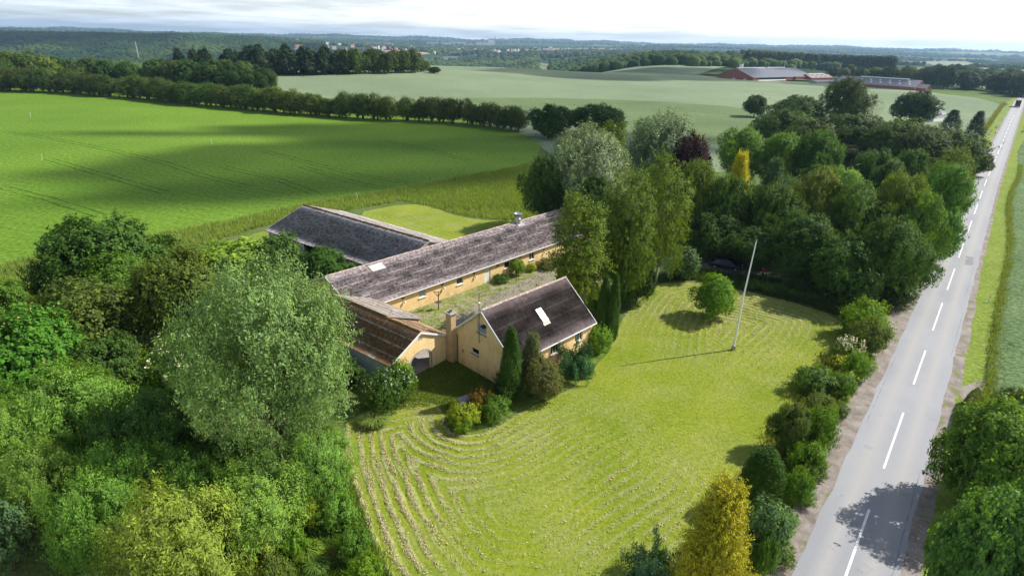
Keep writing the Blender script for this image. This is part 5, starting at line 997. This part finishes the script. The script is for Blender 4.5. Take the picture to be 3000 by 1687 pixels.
fill('dense', [(x, 395 + (x - 1950) * .10) for x in range(1960, 2480, 60)], 8, 5, (.03, .055, .016), 'dark hawthorn filling the front of the wooded bank', 'inner bushes of the wooded bank', 'bush', 2)
fill('shrub', [(x, 725 + (x - 1880) * .17) for x in range(1885, 2150, 20)] + [(1960, 730), (1925, 722)], 2.2, 1.15, (.05, .10, .025), 'waist high nettles and weeds in the strip between lawn and drive', 'weeds along the drive', jit=.5)
fill('shrub', [(2165, 905), (2180, 870), (2110, 975), (2095, 1040), (2075, 1100), (2035, 1190), (2010, 1260), (1965, 1330), (2060, 1000), (1950, 1400)], 2.4, 1.35, (.07, .13, .035), 'low weedy bush at the gravel edge of the road', 'roadside weeds', jit=.3)

# ------------------------------------------------------------------ hedgerows and tree lines
def line(kind, pts, n, w, h, colr, label, cat, group, jit=1.5, var=.2, skip=()):
    q = np.array([P(*p)[:2] for p in pts]); L = np.concatenate([[0], np.cumsum(np.linalg.norm(np.diff(q, axis=0), axis=1))])
    for i in range(n):
        s = L[-1] * (i + .5) / n + TR.uniform(-.35, .35) * L[-1] / n; x = np.interp(s, L, q[:, 0]) + TR.uniform(-jit, jit); y = np.interp(s, L, q[:, 1]) + TR.uniform(-jit, jit)
        W = (w[0] + (w[1] - w[0]) * i / n if isinstance(w, tuple) else w) * TR.uniform(1 - var, 1 + var); Hh = (h[0] + (h[1] - h[0]) * i / n if isinstance(h, tuple) else h) * TR.uniform(1 - var, 1 + var)
        plant(kind, (x, y, float(terr(x, y))), W, Hh, colr if not isinstance(colr, list) else TR.choice(colr), label, cat, group, vary=.16)
HC = [(.045, .078, .026), (.038, .070, .020), (.056, .085, .032), (.042, .082, .024)]
line('hedge', ((318, 246), (420, 257), (560, 271), (700, 284), (860, 296)), 46, (11.5, 9.5), (9.5, 8.0), HC, 'hawthorn in the left half of the long hedgerow beyond the green field', 'tree', 'hawthorns of the long hedgerow')
line('hedge', ((850, 295), (960, 303), (1080, 306), (1190, 314), (1260, 324), (1315, 332)), 28, (9.0, 8.6), (8.8, 7.4), HC, 'open stemmed hawthorn in the right half of the long hedgerow beyond the green field', 'tree', 'hawthorns of the long hedgerow')
line('hedge', ((-60, 226), (80, 232), (180, 236), (285, 246)), 28, (13, 11), (11, 9.0), [(.036, .066, .02), (.042, .075, .024), (.05, .072, .03)], 'hawthorn of the left hedgerow at the far edge of the green field', 'tree', 'hawthorns of the left hedgerow')
bb('twiggy', 285, 312, 228, 250, (.10, .085, .055), 'thin brownish bush in the gap between the two hedgerows', 'bush', push=.3)
line('far', ((-80, 222), (60, 220), (140, 216)), 14, 15, 16, [(.045, .085, .03), (.06, .10, .03), (.035, .07, .022)], 'tall broadleaf tree behind the left hedgerow', 'tree', 'tall trees behind the left hedgerow', 6)
line('far', ((150, 210), (260, 212), (380, 214), (480, 218), (560, 224), (620, 226)), 20, 15, 13, [(.035, .07, .022), (.03, .065, .02), (.05, .085, .03)], 'round broadleaf tree between the hedgerow and the pine belt', 'tree', 'broadleaf trees before the pine belt', 7)
line('dense', ((525, 226), (600, 228), (680, 229)), 9, 15, 12, [(.028, .058, .02)], 'dark rounded tree of the clump at the field corner', 'tree', 'dark clump at the field corner', 3)
line('farpine', ((450, 193), (560, 191), (700, 189), (860, 187)), 44, 11, 15, [(.022, .042, .022), (.028, .05, .026)], 'dark pine of the belt beyond the barley', 'tree', 'pines of the belt', 7)
line('farpine', ((620, 186), (760, 184), (900, 184)), 22, 12, 17, [(.022, .042, .022)], 'tall pine in the rear row of the belt beyond the barley', 'tree', 'pines of the belt', 9)
line('far', ((860, 187), (940, 185), (1035, 184)), 20, 12, 14, [(.035, .06, .025), (.045, .075, .03)], 'broadleaf tree at the right end of the pine belt', 'tree', 'broadleaf end of the pine belt', 6)
bb('dense', 1075, 1110, 168, 186, (.03, .06, .022), 'low round bush in the barley right of the pine belt', 'bush', push=.4)
line('far', ((1035, 182), (1060, 180)), 3, 9, 7, 'far', 'small bush at the foot of the tree belt by the barley', 'bush', 'bushes at the belt end', 4)
line('far', ((1060, 155), (1150, 155), (1290, 155)), 22, 17, 14, [(.05, .085, .03), (.04, .07, .026)], 'broadleaf tree in the row behind the pale barley, left part', 'tree', 'trees behind the barley', 12)
line('far', ((1290, 153), (1450, 152), (1640, 151)), 30, 17, 13, [(.045, .08, .03), (.035, .065, .024)], 'broadleaf tree in the row behind the pale barley, middle part', 'tree', 'trees behind the barley', 14)
line('far', ((1640, 150), (1750, 149.5), (1860, 149)), 22, 17, 15, [(.035, .065, .024), (.03, .058, .022)], 'broadleaf tree in the row behind the pale barley, right part', 'tree', 'trees behind the barley', 14)
for i, (x, y, w_, h_) in enumerate(((1358, 156, 9, 6), (1450, 156, 5, 5), (1559, 158, 8, 8), (1597, 156, 7, 7), (1826, 161, 6, 8), (1853, 158, 4, 4))):
    g = P(x, y); plant('far', g, w_, h_, (.035, .07, .025), ('lone small tree standing in the pale barley, ' + ('first', 'second', 'third', 'fourth', 'fifth', 'sixth')[i] + ' from the left'), 'tree')
# spruce plantation behind the red farm: two dense rows, the mass behind them as a wood
line('farpine', ((1872, 166), (1960, 169), (2060, 173), (2160, 179), (2240, 186)), 70, 10, 20, [(.018, .036, .018), (.022, .042, .02)], 'dark spruce of the plantation behind the far brick farm', 'tree', 'plantation behind the brick farm', 4, .12)
line('far', ((2090, 198), (2200, 204), (2290, 212), (2330, 218)), 16, 14, 13, [(.05, .085, .03), (.035, .065, .025), (.075, .11, .03)], 'broadleaf tree behind the long far barn', 'tree', 'trees behind the long far barn', 8)
line('far', ((2330, 222), (2400, 224), (2470, 226), (2540, 236), (2620, 250)), 22, 17, 17, [(.028, .052, .022), (.022, .045, .02)], 'dark broadleaf tree in the far wood at the road crest', 'tree', 'dark trees at the road crest', 10)
line('far', ((2240, 196), (2380, 203), (2500, 212), (2600, 222)), 20, 17, 14, [(.028, .052, .022)], 'dark broadleaf tree at the rear of the wood by the road crest', 'tree', 'dark trees at the road crest', 12)
line('farpine', ((1870, 152), (2050, 152), (2200, 152)), 40, 14, 18, [(.025, .048, .025)], 'distant conifer in the line above the plantation', 'tree', 'distant conifer line', 20)
line('far', ((2190, 153), (2350, 155), (2600, 160)), 30, 20, 13, [(.025, .045, .025)], 'distant tree in the dark line beyond the right fields', 'tree', 'distant dark tree line', 20)

# ------------------------------------------------------------------ far woods (uncountable): lumpy crowns massed together
def blob_unit(seed):
    import bmesh
    bm = bmesh.new(); bmesh.ops.create_icosphere(bm, subdivisions=1, radius=1); r = np.random.default_rng(seed); v = np.array([x.co[:] for x in bm.verts]) * r.uniform(.78, 1.18, (len(bm.verts), 1)); f = np.array([[q.index for q in x.verts] for x in bm.faces]); bm.free(); return v, f
BU = [blob_unit(i) for i in range(6)]
def wood(name, pts, rad, hgt, mat, colr, label, seed=0):
    r = np.random.default_rng(seed); Vs = []; Fs = []; At = []; off = 0; pts = np.asarray(pts)
    z = terr(pts[:, 0], pts[:, 1])
    for k in range(6):
        q = pts[k::6]; zz = z[k::6]; n = len(q); v, f = BU[k]; R = rad * r.uniform(.7, 1.35, n); Hq = hgt * r.uniform(.75, 1.3, n)
        V = v[None] * np.stack([R, R, R * .9], 1)[:, None, :] + np.column_stack([q, zz + Hq - R * .7])[:, None, :]; Vs.append(V.reshape(-1, 3)); Fs.append((f[None] + (np.arange(n) * len(v))[:, None, None]).reshape(-1, 3) + off); off += n * len(v); At.append(np.repeat(r.random(n), len(v)) * .6 + r.random(n * len(v)) * .4)
    o = link(name, npmesh(name, np.concatenate(Vs), np.concatenate(Fs), mat, False, {'tint': np.concatenate(At)})); o.color = (*colr, 1); return tag(o, label, None, None, 'stuff')
t = NT('distant crowns'); oi = t.n('ShaderNodeObjectInfo').outputs['Color']; at = t.n('ShaderNodeAttribute', attribute_name='tint').outputs['Fac']; n = t.noise(t.pos(), .35, 4, .7); big = t.rng(t.noise(t.pos(), .004, 4), .42, .58)
k = t.mix(1., oi, t.mix(at, (.55, .6, .6), (1.35, 1.35, 1.1)), 'MULTIPLY'); k = t.mix(big, k, t.mix(1., k, (2.3, 1.8, 1.0), 'MULTIPLY')); k = t.mix(t.rng(n, .35, .65), t.mix(1., k, (.6, .6, .6), 'MULTIPLY'), k); t.base(k, .95, .05); M_FARW = t.m
def scatter(n, a0, a1, r0, r1, seed, cond=None):
    r = np.random.default_rng(seed); a = np.radians(r.uniform(a0, a1, n)); d = np.sqrt(r.uniform(r0 ** 2, r1 ** 2, n)); p = np.column_stack([d * np.sin(a), d * np.cos(a)]); return p if cond is None else p[cond(p)]
def clump(p, sc_=420., th=.0, ph=0.): return (np.sin(p[:, 0] / sc_ + ph) * np.cos(p[:, 1] / sc_ * .8 + ph * 2) + .5 * np.sin(p[:, 0] / sc_ * 2.3 + 1) * np.cos(p[:, 1] / sc_ * 1.9)) > th
PLOW = np.array([P(a, b)[:2] for a, b in ((790, 141), (930, 130), (1000, 127), (1120, 133), (1060, 142), (900, 148))])
notpl = lambda p: ~inside(p, PLOW)
wood('far_wood', scatter(15000, -44, -17, 2050, 3500, 1, lambda p: clump(p, 300, -.75, .4)), 11, 15, M_FARW, (.030, .060, .022), 'wooded hillside across the valley on the left', 1)
wood('valley_wood', scatter(5200, -46, -20, 900, 2050, 2), 9, 12, M_FARW, (.042, .082, .03), 'woods on the near valley slope below the hillside', 2)
wood('valley_wood', scatter(5200, -26, 2, 1250, 2600, 3, lambda p: notpl(p) & clump(p, 260, -.5, .4)), 9, 11, M_FARW, (.05, .09, .035), 'woods in the valley before the town', 3)
wood('far_wood', scatter(9000, -24, 14, 2600, 5200, 4, lambda p: clump(p, 380, -.05, .4)), 15, 14, M_FARW, (.035, .065, .03), 'tree belts around the far town', 4)
wood('far_wood', scatter(9000, -46, 46, 5200, 9500, 5, lambda p: clump(p, 600, -.1, 1.)), 26, 16, M_FARW, (.035, .06, .03), 'distant tree belts under the horizon', 5)
wood('far_wood', scatter(4500, -46, 46, 9500, 13500, 6, lambda p: clump(p, 900, -.1, 2.)), 48, 22, M_FARW, (.035, .06, .03), 'farthest woods along the horizon', 6)
wood('far_wood', scatter(5600, 3, 46, 900, 2300, 7, lambda p: clump(p, 230, .05, .9) | (np.degrees(np.arctan2(p[:, 0], p[:, 1])) < 17)), 9, 11, M_FARW, (.035, .068, .026), 'rolling woods beyond the barley fields on the right', 7)
wood('far_wood', scatter(6500, 8, 46, 2300, 5200, 8, lambda p: clump(p, 330, .1, .2)), 14, 13, M_FARW, (.033, .06, .03), 'far woods beyond the right fields', 8)
PLT = np.array([P(a, b)[:2] for a, b in ((1870, 165), (2060, 172), (2245, 185), (2250, 166), (2060, 156), (1880, 154))]); q = scatter(26000, 14, 32, 560, 1400, 9); q = q[inside(q, PLT)][:3800]
wood('plantation_wood', q, 3.4, 17, M_FARW, (.030, .052, .024), 'tops of the dark plantation behind the far brick farm', 9)

# ------------------------------------------------------------------ the town and its landmarks
r = np.random.default_rng(11); tp = scatter(1500, -19, 9, 2900, 4700, 12, lambda p: clump(p, 300, -.55, 2.2)); r.shuffle(tp); tp = tp[np.argsort(np.hypot(tp[:, 0], tp[:, 1]))]
def house_mesh(w, l, h, rf, wm, rm):
    v = [(-l, -w, -6), (l, -w, -6), (l, w, -6), (-l, w, -6), (-l, -w, h), (l, -w, h), (l, w, h), (-l, w, h), (-l, 0, h + rf), (l, 0, h + rf)]
    f = [(0, 1, 5, 4), (2, 3, 7, 6), (3, 0, 4, 8, 7), (1, 2, 6, 9, 5)]; me = bpy.data.meshes.new('town_house'); me.from_pydata(v, [], f + [(4, 5, 9, 8), (6, 7, 8, 9)]); me.materials.append(wm); me.materials.append(rm)
    me.polygons[4].material_index = 1; me.polygons[5].material_index = 1; return me
M_TW = plain('town white wall', (.75, .74, .7), .8); M_TR = plain('town brick wall', (.35, .16, .11), .8); HM = [house_mesh(5, 9, 6, 5, M_TW, M_TILE), house_mesh(6, 12, 7, 4, M_TW, M_GREYR), house_mesh(5, 10, 5, 5, M_TR, M_TILE), house_mesh(7, 14, 9, 3, M_TW, M_SLATE)]
for i, p in enumerate(tp[r.permutation(len(tp))[:290]]):
    o = link('town_house', HM[i % 4]); z = float(terr(*p)); o.location = (p[0], p[1], z + 6); o.rotation_euler[2] = r.uniform(0, 3.14); s = r.uniform(.45, 1.0); o.scale = (s, s, s * 1.15); tag(o, ('pale house with an orange roof in the far town', 'pale house with a grey roof in the far town', 'brick house with an orange roof in the far town', 'larger pale building with a dark roof in the far town')[i % 4], 'house', ('pale orange roofed houses of the town', 'pale grey roofed houses of the town', 'brick houses of the town', 'larger buildings of the town')[i % 4])
def far_at(dx, r_): d = ray(dx, 110); d = d[:2] / np.linalg.norm(d[:2]) * r_; return d[0], d[1], float(terr(*d))
def tower(name, dx, r_, dytop, rad, mat, label, cat, parts=None):
    x, y, z = far_at(dx, r_); h = height_at((x, y, z), dytop); e = empty(name, (x, y, z), 0, label, cat); MB().tube([(0, 0, -5), (0, 0, h * .6), (0, 0, h)], [rad, rad * .8, rad * .55], 10).build('shaft', mat, e); return e, h
M_PALE = plain('pale concrete', (.7, .7, .7), .7)
for dx, top, rd, l in ((1227.5, 83, 4.5, 'tallest of the chimney stacks above the town'), (1245, 87, 5, 'darker chimney stack right of the tallest one'), (1219.5, 88, 2.2, 'thin pale mast left of the tallest stack')):
    e, h = tower('chimney_stack', dx, 5600, top, rd, M_PALE if rd != 5 else M_GREYR, l, 'chimney'); MB().tube([(0, 0, h - 8), (0, 0, h - 3)], rd * .75, 8).build('top_band', M_BRICK, e)
x, y, z = far_at(1219, 5600); e = empty('power_station', (x, y, z), .1, 'white power station block under the chimney stacks', 'building'); MB().box((0, 0, 12), (150, 60, 34)).box((60, 5, 22), (50, 50, 60)).build('block', M_TW, e)
for dx, r_, w_, h_, l in ((950, 4900, 200, 16, 'long white warehouse left in the far town'), (1110, 5300, 240, 18, 'widest white warehouse on the far rise'), (1150, 5400, 150, 24, 'tall white factory hall beside the widest warehouse'), (1133, 2700, 60, 9, 'white greenhouse row at the top of the ploughed field'), (1557, 4000, 60, 12, 'white hall at the right side of the town'), (1603, 3500, 50, 8, 'white bright shed among the trees of the right valley')):
    x, y, z = far_at(dx, r_); e = empty('warehouse', (x, y, z), -math.atan2(x, y), l, 'warehouse'); MB().box((0, 0, h_ / 2), (w_, 40, h_ + 8)).build('wall', M_TW, e); MB().box((0, 0, h_ + 4.6), (w_ + 4, 44, 1.2)).build('roof', M_GREYR, e)
x, y, z = far_at(1548, 4100); e, h = tower('church', 1548, 4100, 120, 5, M_TR, 'church with a pointed spire in the far town', 'church'); MB().tube([(0, 0, h - 1), (0, 0, h + 16)], [5.5, .2], 8).build('spire', M_DKMETAL, e); MB().box((16, 0, 8), (30, 12, 20)).build('nave', M_TW, e)
x, y, z = far_at(752, 2500); e = empty('white_manor', (x, y, z + 10), .3, 'white manor with red roofs on the wooded hillside', 'manor')
MB().box((0, 0, 4), (26, 13, 22)).box((-16, 3, 0), (8, 8, 20)).build('wall', M_TW, e); MB().add([(-13, -7, 15), (13, -7, 15), (13, 7, 15), (-13, 7, 15), (-13, 0, 21), (13, 0, 21)], [(0, 1, 5, 4), (2, 3, 4, 5), (1, 2, 5), (3, 0, 4)]).tube([(-16, 3, 10), (-16, 3, 20)], [5.5, .3], 8).build('roof', M_TILE, e)
for dx, r_, l in ((725, 2300, 'white villa left below the manor'), (772, 2350, 'pale villa right below the manor'), (455, 3300, 'left white house at the top of the wooded hillside'), (480, 3350, 'right white house at the top of the wooded hillside'), (748, 3200, 'white house row above the manor')):
    x, y, z = far_at(dx, r_); e = empty('villa', (x, y, z + 9), dx * .01, l, 'house'); o = link('walls_and_roof', HM[1], e)
e, h = tower('lattice_mast', 341, 2100, 105, 1.6, M_METAL, 'tall lattice mast rising in the valley before the wooded hillside', 'mast')
for k, z in enumerate(np.linspace(8, h - 6, 7)): MB().box((0, 0, z), (4.5 - k * .3, 4.5 - k * .3, .5)).build('crossarm', M_METAL, e)
for dx, r_, top, l in ((122, 9000, 74, 'leftmost wind turbine on the horizon'), (184, 9500, 77, 'middle wind turbine on the horizon'), (217, 8200, 75, 'whitest wind turbine, right of the three')):
    e, h = tower('wind_turbine', dx, r_, top, 4.0, M_PALE, l, 'wind turbine'); rt = MB()
    for k in range(3):
        a = 2.1 * k + dx; rt.tube([(0, -5, h), (math.cos(a) * 30, -5, h + math.sin(a) * 30)], [2.2, .5], 5)
    rt.build('rotor', M_PALE, e)
for dx, r_, top, l in ((732, 6500, 80, 'radio mast on the left horizon'), (1044, 7000, 86, 'pair mast on the horizon before the stacks'), (873, 7000, 86, 'thin radio mast between the left mast and the town')): tower('radio_mast', dx, r_, top, 1.8, M_GREYR, l, 'mast')

# ------------------------------------------------------------------ grass that stands up, and the cut hay
def blades(name, pts, h, wd, colr, label, per=6, spread=.25, lean=.35, seed=0, mat=None):
    r = np.random.default_rng(seed); n = len(pts) * per; b = np.repeat(pts, per, 0) + r.normal(0, spread, (n, 2)); hh = (h if np.isscalar(h) else np.repeat(h, per)) * r.uniform(.5, 1.3, n); a = r.uniform(0, 6.28, n); dx = np.column_stack([np.cos(a), np.sin(a)]); w = wd * r.uniform(.6, 1.4, n); ln = dx[:, ::-1] * [1, -1] * (hh * r.normal(0, lean, n))[:, None]
    z = terr(b[:, 0], b[:, 1]); base = np.column_stack([b, z]); tip = base + np.column_stack([ln, hh]); d3 = np.column_stack([dx, np.zeros(n)]) * w[:, None] * .5
    V = np.stack([base - d3, base + d3, tip + d3 * .25, tip - d3 * .25], 1).reshape(-1, 3); t_ = np.repeat(np.clip(.5 * np.repeat(r.random(len(pts)), per) + .5 * r.random(n), 0, 1), 4)
    o = link(name, npmesh(name, V, np.arange(len(V)).reshape(-1, 4), mat or M_GRASSB, False, {'tint': t_})); o.color = (*colr, 1); return tag(o, label, None, None, 'stuff')
def inpoly(poly, n, seed):
    r = np.random.default_rng(seed); poly = np.array([p[:2] for p in poly]); a = poly.min(0); b = poly.max(0); p = r.uniform(a, b, (n, 2)); return p[inside(p, poly)]
def notin(p, *polys):
    m = np.ones(len(p), bool)
    for q in polys: m &= ~inside(p, np.array([x[:2] for x in q]))
    return p[m]
cropa = np.array(crop)
def foot(e, L, W):
    c, s_ = math.cos(e.rotation_euler[2]), math.sin(e.rotation_euler[2]); x, y = e.location[:2]; return [(x + c * a - s_ * b, y + s_ * a + c * b) for a, b in ((0, -W / 2), (L, -W / 2), (L, W / 2), (0, W / 2))]
FEET = [foot(farm, 12.1, 8.8), foot(barn, 44.5, 11.6), foot(wing, 27.5, 14.2), foot(gate, 14.2, 8)]
z1 = inpoly(DP((-40, 640), (400, 575), (700, 522), (1010, 470), (1320, 410), (1400, 500), (1330, 560), (1180, 545), (1015, 505), (850, 535), (660, 570), (560, 600), (400, 650), (100, 800), (-40, 850)), 60000, 21); z1 = notin(z1, cropa, PLOT, *FEET)
blades('tall_grass', z1, .62, .09, (.20, .32, .10), 'tall rough grass and docks between the green field and the farm', 6, .3, seed=1)
z1b = inpoly(DP((1000, 480), (1330, 415), (1360, 520), (1180, 530), (1020, 500)), 9000, 22); blades('tall_grass', notin(z1b, cropa, PLOT, *FEET), .8, .1, (.17, .29, .08), 'darker weeds in the corner beside the small mown plot', 6, .3, seed=2)
z2 = inpoly(DP((1690, 672), (1900, 700), (2110, 745), (2260, 790), (2130, 800), (1990, 757), (1860, 727), (1740, 704), (1650, 712)), 5200, 23); blades('weeds', z2, .8, .1, (.05, .10, .03), 'weeds in the shaded strip between lawn and drive', 6, .25, seed=3)
s_ = np.random.default_rng(24).uniform(96, 300, 4200); p, n = clf(s_); off = 5.95 + np.abs(np.random.default_rng(25).normal(0, .4, len(s_))) + .5 * np.sin(s_ / 14) - .6 * rise(s_); blades('tall_grass', p + n * off[:, None], .5, .06, (.15, .24, .085), 'tall ragged grass edging the roadside barley', 4, .2, .5, seed=4)
s_ = np.random.default_rng(26).uniform(92, 560, 5200); p, n = clf(s_); blades('tall_grass', p - n * (6.4 + np.abs(np.random.default_rng(27).normal(0, .8, len(s_))))[:, None], .7, .1, (.14, .19, .06), 'tall grass on the left bank of the road', 4, .25, .4, seed=5)
z3 = inpoly(DP((790, 1150), (870, 1180), (900, 1280), (930, 1360), (975, 1449), (1020, 1530), (760, 1560), (640, 1420), (690, 1300)), 9000, 28); blades('tall_grass', z3, .55, .06, (.10, .20, .035), 'rough grass between the willows and the mown lawn', 6, .2, .5, seed=6)
z4 = inpoly(DP((2240, 700), (2310, 1000), (2110, 1449), (1930, 1560), (1880, 1400), (2010, 1100), (2120, 900), (2230, 800)), 7000, 29); p, n = clf(np.arange(60, 260, 4.)); RB = list(p - n * 4.5) + list((p + n * 5)[::-1]); z4 = notin(z4, LAWN, RB); blades('tall_grass', z4, .4, .06, (.08, .15, .03), 'weedy grass under the bushes of the road border', 6, .2, .5, seed=7)
z5 = inpoly(DP((2400, 1150), (2450, 960), (2590, 940), (2700, 1300), (2400, 1600), (2290, 1449)), 5200, 30); blades('tall_grass', notin(z5, RB), .4, .06, (.13, .22, .035), 'grass of the far verge around the clipped hedge', 6, .2, .5, seed=8)
zg = notin(inpoly(DP((900, 1040), (1010, 930), (1130, 885), (1260, 935), (1300, 1000), (1190, 1085), (1125, 1075), (1110, 1020), (1000, 1030)), 9000, 41), *FEET); blades('garden_grass', zg, .16, .05, (.12, .20, .03), 'unmown grass between the gate arch and the shrub bed', 5, .15, .5, seed=11)
z6 = notin(inpoly([np.array(q, float) for q in ((-20.5, 57.), (-14., 53.), (-3, 55.), (8., 66.), (14., 74.), (5., 79.5), (-10., 66.))], 2600, 31), *FEET); nz = np.sin(z6[:, 0] * .9) * np.cos(z6[:, 1] * .7) > -.25; blades('courtyard_grass', z6[nz], .22, .05, (.13, .20, .03), 'scruffy grass growing through the courtyard gravel', 6, .2, .4, seed=9)
z7 = notin(inpoly([tuple(p) for p in LAWN], 42000, 33)); blades('lawn_grass', z7, .06, .05, (.20, .30, .02), 'short mown grass of the lawn', 3, .15, .6, seed=10)
for k, (x, y, rr_, hh_, cc_, l) in enumerate(((775, 1405, 1.0, .9, (.12, .22, .03), 'arching green grass tussock at the bottom left of the lawn'), (800, 1440, .8, .8, (.11, .22, .05), 'second green grass tussock, nearest the bottom edge'), (855, 1405, .8, .6, (.17, .17, .06), 'brown green grass tussock beside the lawn'), (943, 1066, 1.35, .75, (.17, .27, .08), 'heap of long pale grass on the lawn near the willow'))):
    g = P(x, y); r = np.random.default_rng(k + 50); n = 900; a = r.uniform(0, 6.28, n); q = np.sqrt(r.random(n)) * rr_ * .45; Z = np.zeros(n); V0 = np.column_stack([np.cos(a) * q * 1.25, np.sin(a) * q, Z]); L_ = hh_ * r.uniform(.8, 1.3, n); o_ = np.column_stack([np.cos(a), np.sin(a), Z]); m1 = V0 + o_ * (q * .5)[:, None] + np.column_stack([Z, Z, L_ * .8]); tp_ = m1 + o_ * (rr_ * .35) + np.column_stack([Z, Z, -L_ * .1]); sd = np.column_stack([-np.sin(a), np.cos(a), Z]) * .03
    V = np.concatenate([np.stack([V0 - sd, V0 + sd, m1 + sd, m1 - sd], 1).reshape(-1, 3), np.stack([m1 - sd, m1 + sd, tp_ + sd * .2, tp_ - sd * .2], 1).reshape(-1, 3)]); o = link('grass_tussock', npmesh('grass_tussock', V, np.arange(len(V)).reshape(-1, 4), M_GRASSB, False, {'tint': r.random(len(V) // 4).repeat(4)}), None, (g[0], g[1], 0)); o.color = (*cc_, 1); tag(o, l, 'grass tussock')
# hay: short strands lying along the mower's rows
r = np.random.default_rng(60); C = r.uniform(LAWN.min(0), LAWN.max(0), (1100000, 2)); C = C[(C[:, 1] < 76)]; C = C[inside(C, LAWN)]; att = lawn_attr(C); ph = att['ph'] * (1 + .04 * np.sin(C[:, 0] * .17)) + .17 * np.sin(C[:, 0] * .7 + np.sin(C[:, 1] * .5)) + .13 * np.sin(C[:, 1] * 1.3 + C[:, 0] * .3); row = .5 + .5 * np.sin(2 * math.pi * ph / .85); pr_ = att['amt'] ** 1.4 * np.clip(row - .3, 0, 1) * (.35 + .65 * (np.sin(C[:, 0] * 1.7 + np.sin(C[:, 1] * 1.3) * 2) * np.sin(C[:, 1] * 1.9) > -.2)); keep = r.random(len(C)) < pr_ * 1.1; C = C[keep]; print('hay', len(C))
gpx = (bdist(C + [.05, 0], LAWN) - bdist(C, LAWN)) / .05; gpy = (bdist(C + [0, .05], LAWN) - bdist(C, LAWN)) / .05; ang = np.arctan2(gpx, -gpy) + r.normal(0, .55, len(C)); n = len(C); L_ = r.uniform(.06, .20, n); ax = np.column_stack([np.cos(ang), np.sin(ang), r.normal(0, .25, n)]) * L_[:, None] * .5; sd = np.column_stack([-np.sin(ang), np.cos(ang), r.normal(0, .4, n)]) * r.uniform(.015, .035, n)[:, None]; c3 = np.column_stack([C, np.abs(r.normal(.07, .05, n)) + .02])
V = np.stack([c3 - ax, c3 + sd, c3 + ax, c3 - sd], 1).reshape(-1, 3); o = link('cut_hay', npmesh('cut_hay', V, np.arange(len(V)).reshape(-1, 4), M_STRAW, False, {'tint': r.random(n).repeat(4)})); o.color = (.42, .385, .26, 1); tag(o, 'pale cut grass lying in curved rows on the lawn', None, None, 'stuff')
# mud and puddle at the track beyond the road
region('puddle', DP((2330, 1168), (2350, 1155), (2362, 1172), (2358, 1195), (2340, 1200), (2326, 1188)), plain('wet mud', (.16, .15, .17), .12, .8, 0, .2), .030, .5)
region('muddy_track', DP((2410, 975), (2470, 955), (2600, 950), (2620, 985), (2500, 1000), (2420, 1005)), M_GRAVEL, .020, .8, jit=.1)

# ------------------------------------------------------------------ clouds high up on the sun side (they shade parts of the fields)
t = NT('cloud vapour'); t.base((.75, .75, .78), 1, 0); lw = t.n('ShaderNodeLayerWeight', {'Blend': .5}).outputs['Facing']; n = t.noise(t.pos(), .006, 5); al = t.math('MULTIPLY', t.rng(lw, .97, .4, 0, .8), t.rng(n, .35, .6, .45, 1.)); tr = t.n('ShaderNodeBsdfTransparent'); ms = t.n('ShaderNodeMixShader', {0: al, 1: tr.outputs[0], 2: t.b.outputs[0]}); t.l(ms.outputs[0], t.out.inputs[0]); M_CLOUD = t.m
def cloud(target, sx, sy, rz=0, H=900.):
    import bmesh
    p = Vector((target[0], target[1], 0)) + SUN_DIR * (H / SUN_DIR.z); bm = bmesh.new(); bmesh.ops.create_icosphere(bm, subdivisions=4, radius=1)
    for v in bm.verts:
        c = v.co; c *= 1 + .12 * math.sin(c.x * 5 + rz * 3) * math.cos(c.y * 4) + .07 * math.sin(c.x * 11 + c.y * 9); v.co = (c.x * sx, c.y * sy, c.z * min(sx, sy) * .45)
    me = bpy.data.meshes.new('cloud'); bm.to_mesh(me); bm.free(); me.materials.append(M_CLOUD)
    for q in me.polygons: q.use_smooth = True
    o = link('cloud', me, None, p); o.rotation_euler[2] = rz; tag(o, None, None, None, 'structure')
tA = P(950, 402)[:2]; cloud(tA, 70, 36, .35); cloud(P(800, 470)[:2], 50, 12, .35); cloud(P(1220, 345)[:2], 85, 30, -.1); cloud(P(420, 337)[:2], 40, 5, .1)
cloud(P(1560, 188)[:2], 130, 95, .3); cloud(P(1760, 183)[:2], 110, 90, -.4); cloud(P(2180, 217)[:2], 110, 45, .5); cloud((-1900., 2450.), 600, 420, .3); cloud((-700., 2700.), 330, 240, .8); cloud((-600, 900.), 200, 120, .2); cloud((150., 760.), 60, 60, .3)

# ------------------------------------------------------------------ the air between here and the horizon
hz = MB().box((0, 6800, 20), (32000, 15200, 2 * 150)).build('haze', M_WHITE); hm = bpy.data.materials.new('haze'); hm.use_nodes = True; hm.node_tree.nodes.clear(); ho = hm.node_tree.nodes.new('ShaderNodeOutputMaterial'); pv = hm.node_tree.nodes.new('ShaderNodeVolumePrincipled')
pv.inputs['Color'].default_value = (.44, .70, 1.0, 1); pv.inputs['Density'].default_value = 8.8e-5; pv.inputs['Anisotropy'].default_value = .35; hm.node_tree.links.new(pv.outputs[0], ho.inputs['Volume']); hz.data.materials.clear(); hz.data.materials.append(hm); tag(hz, 'pale blue air haze', None, None, 'stuff')
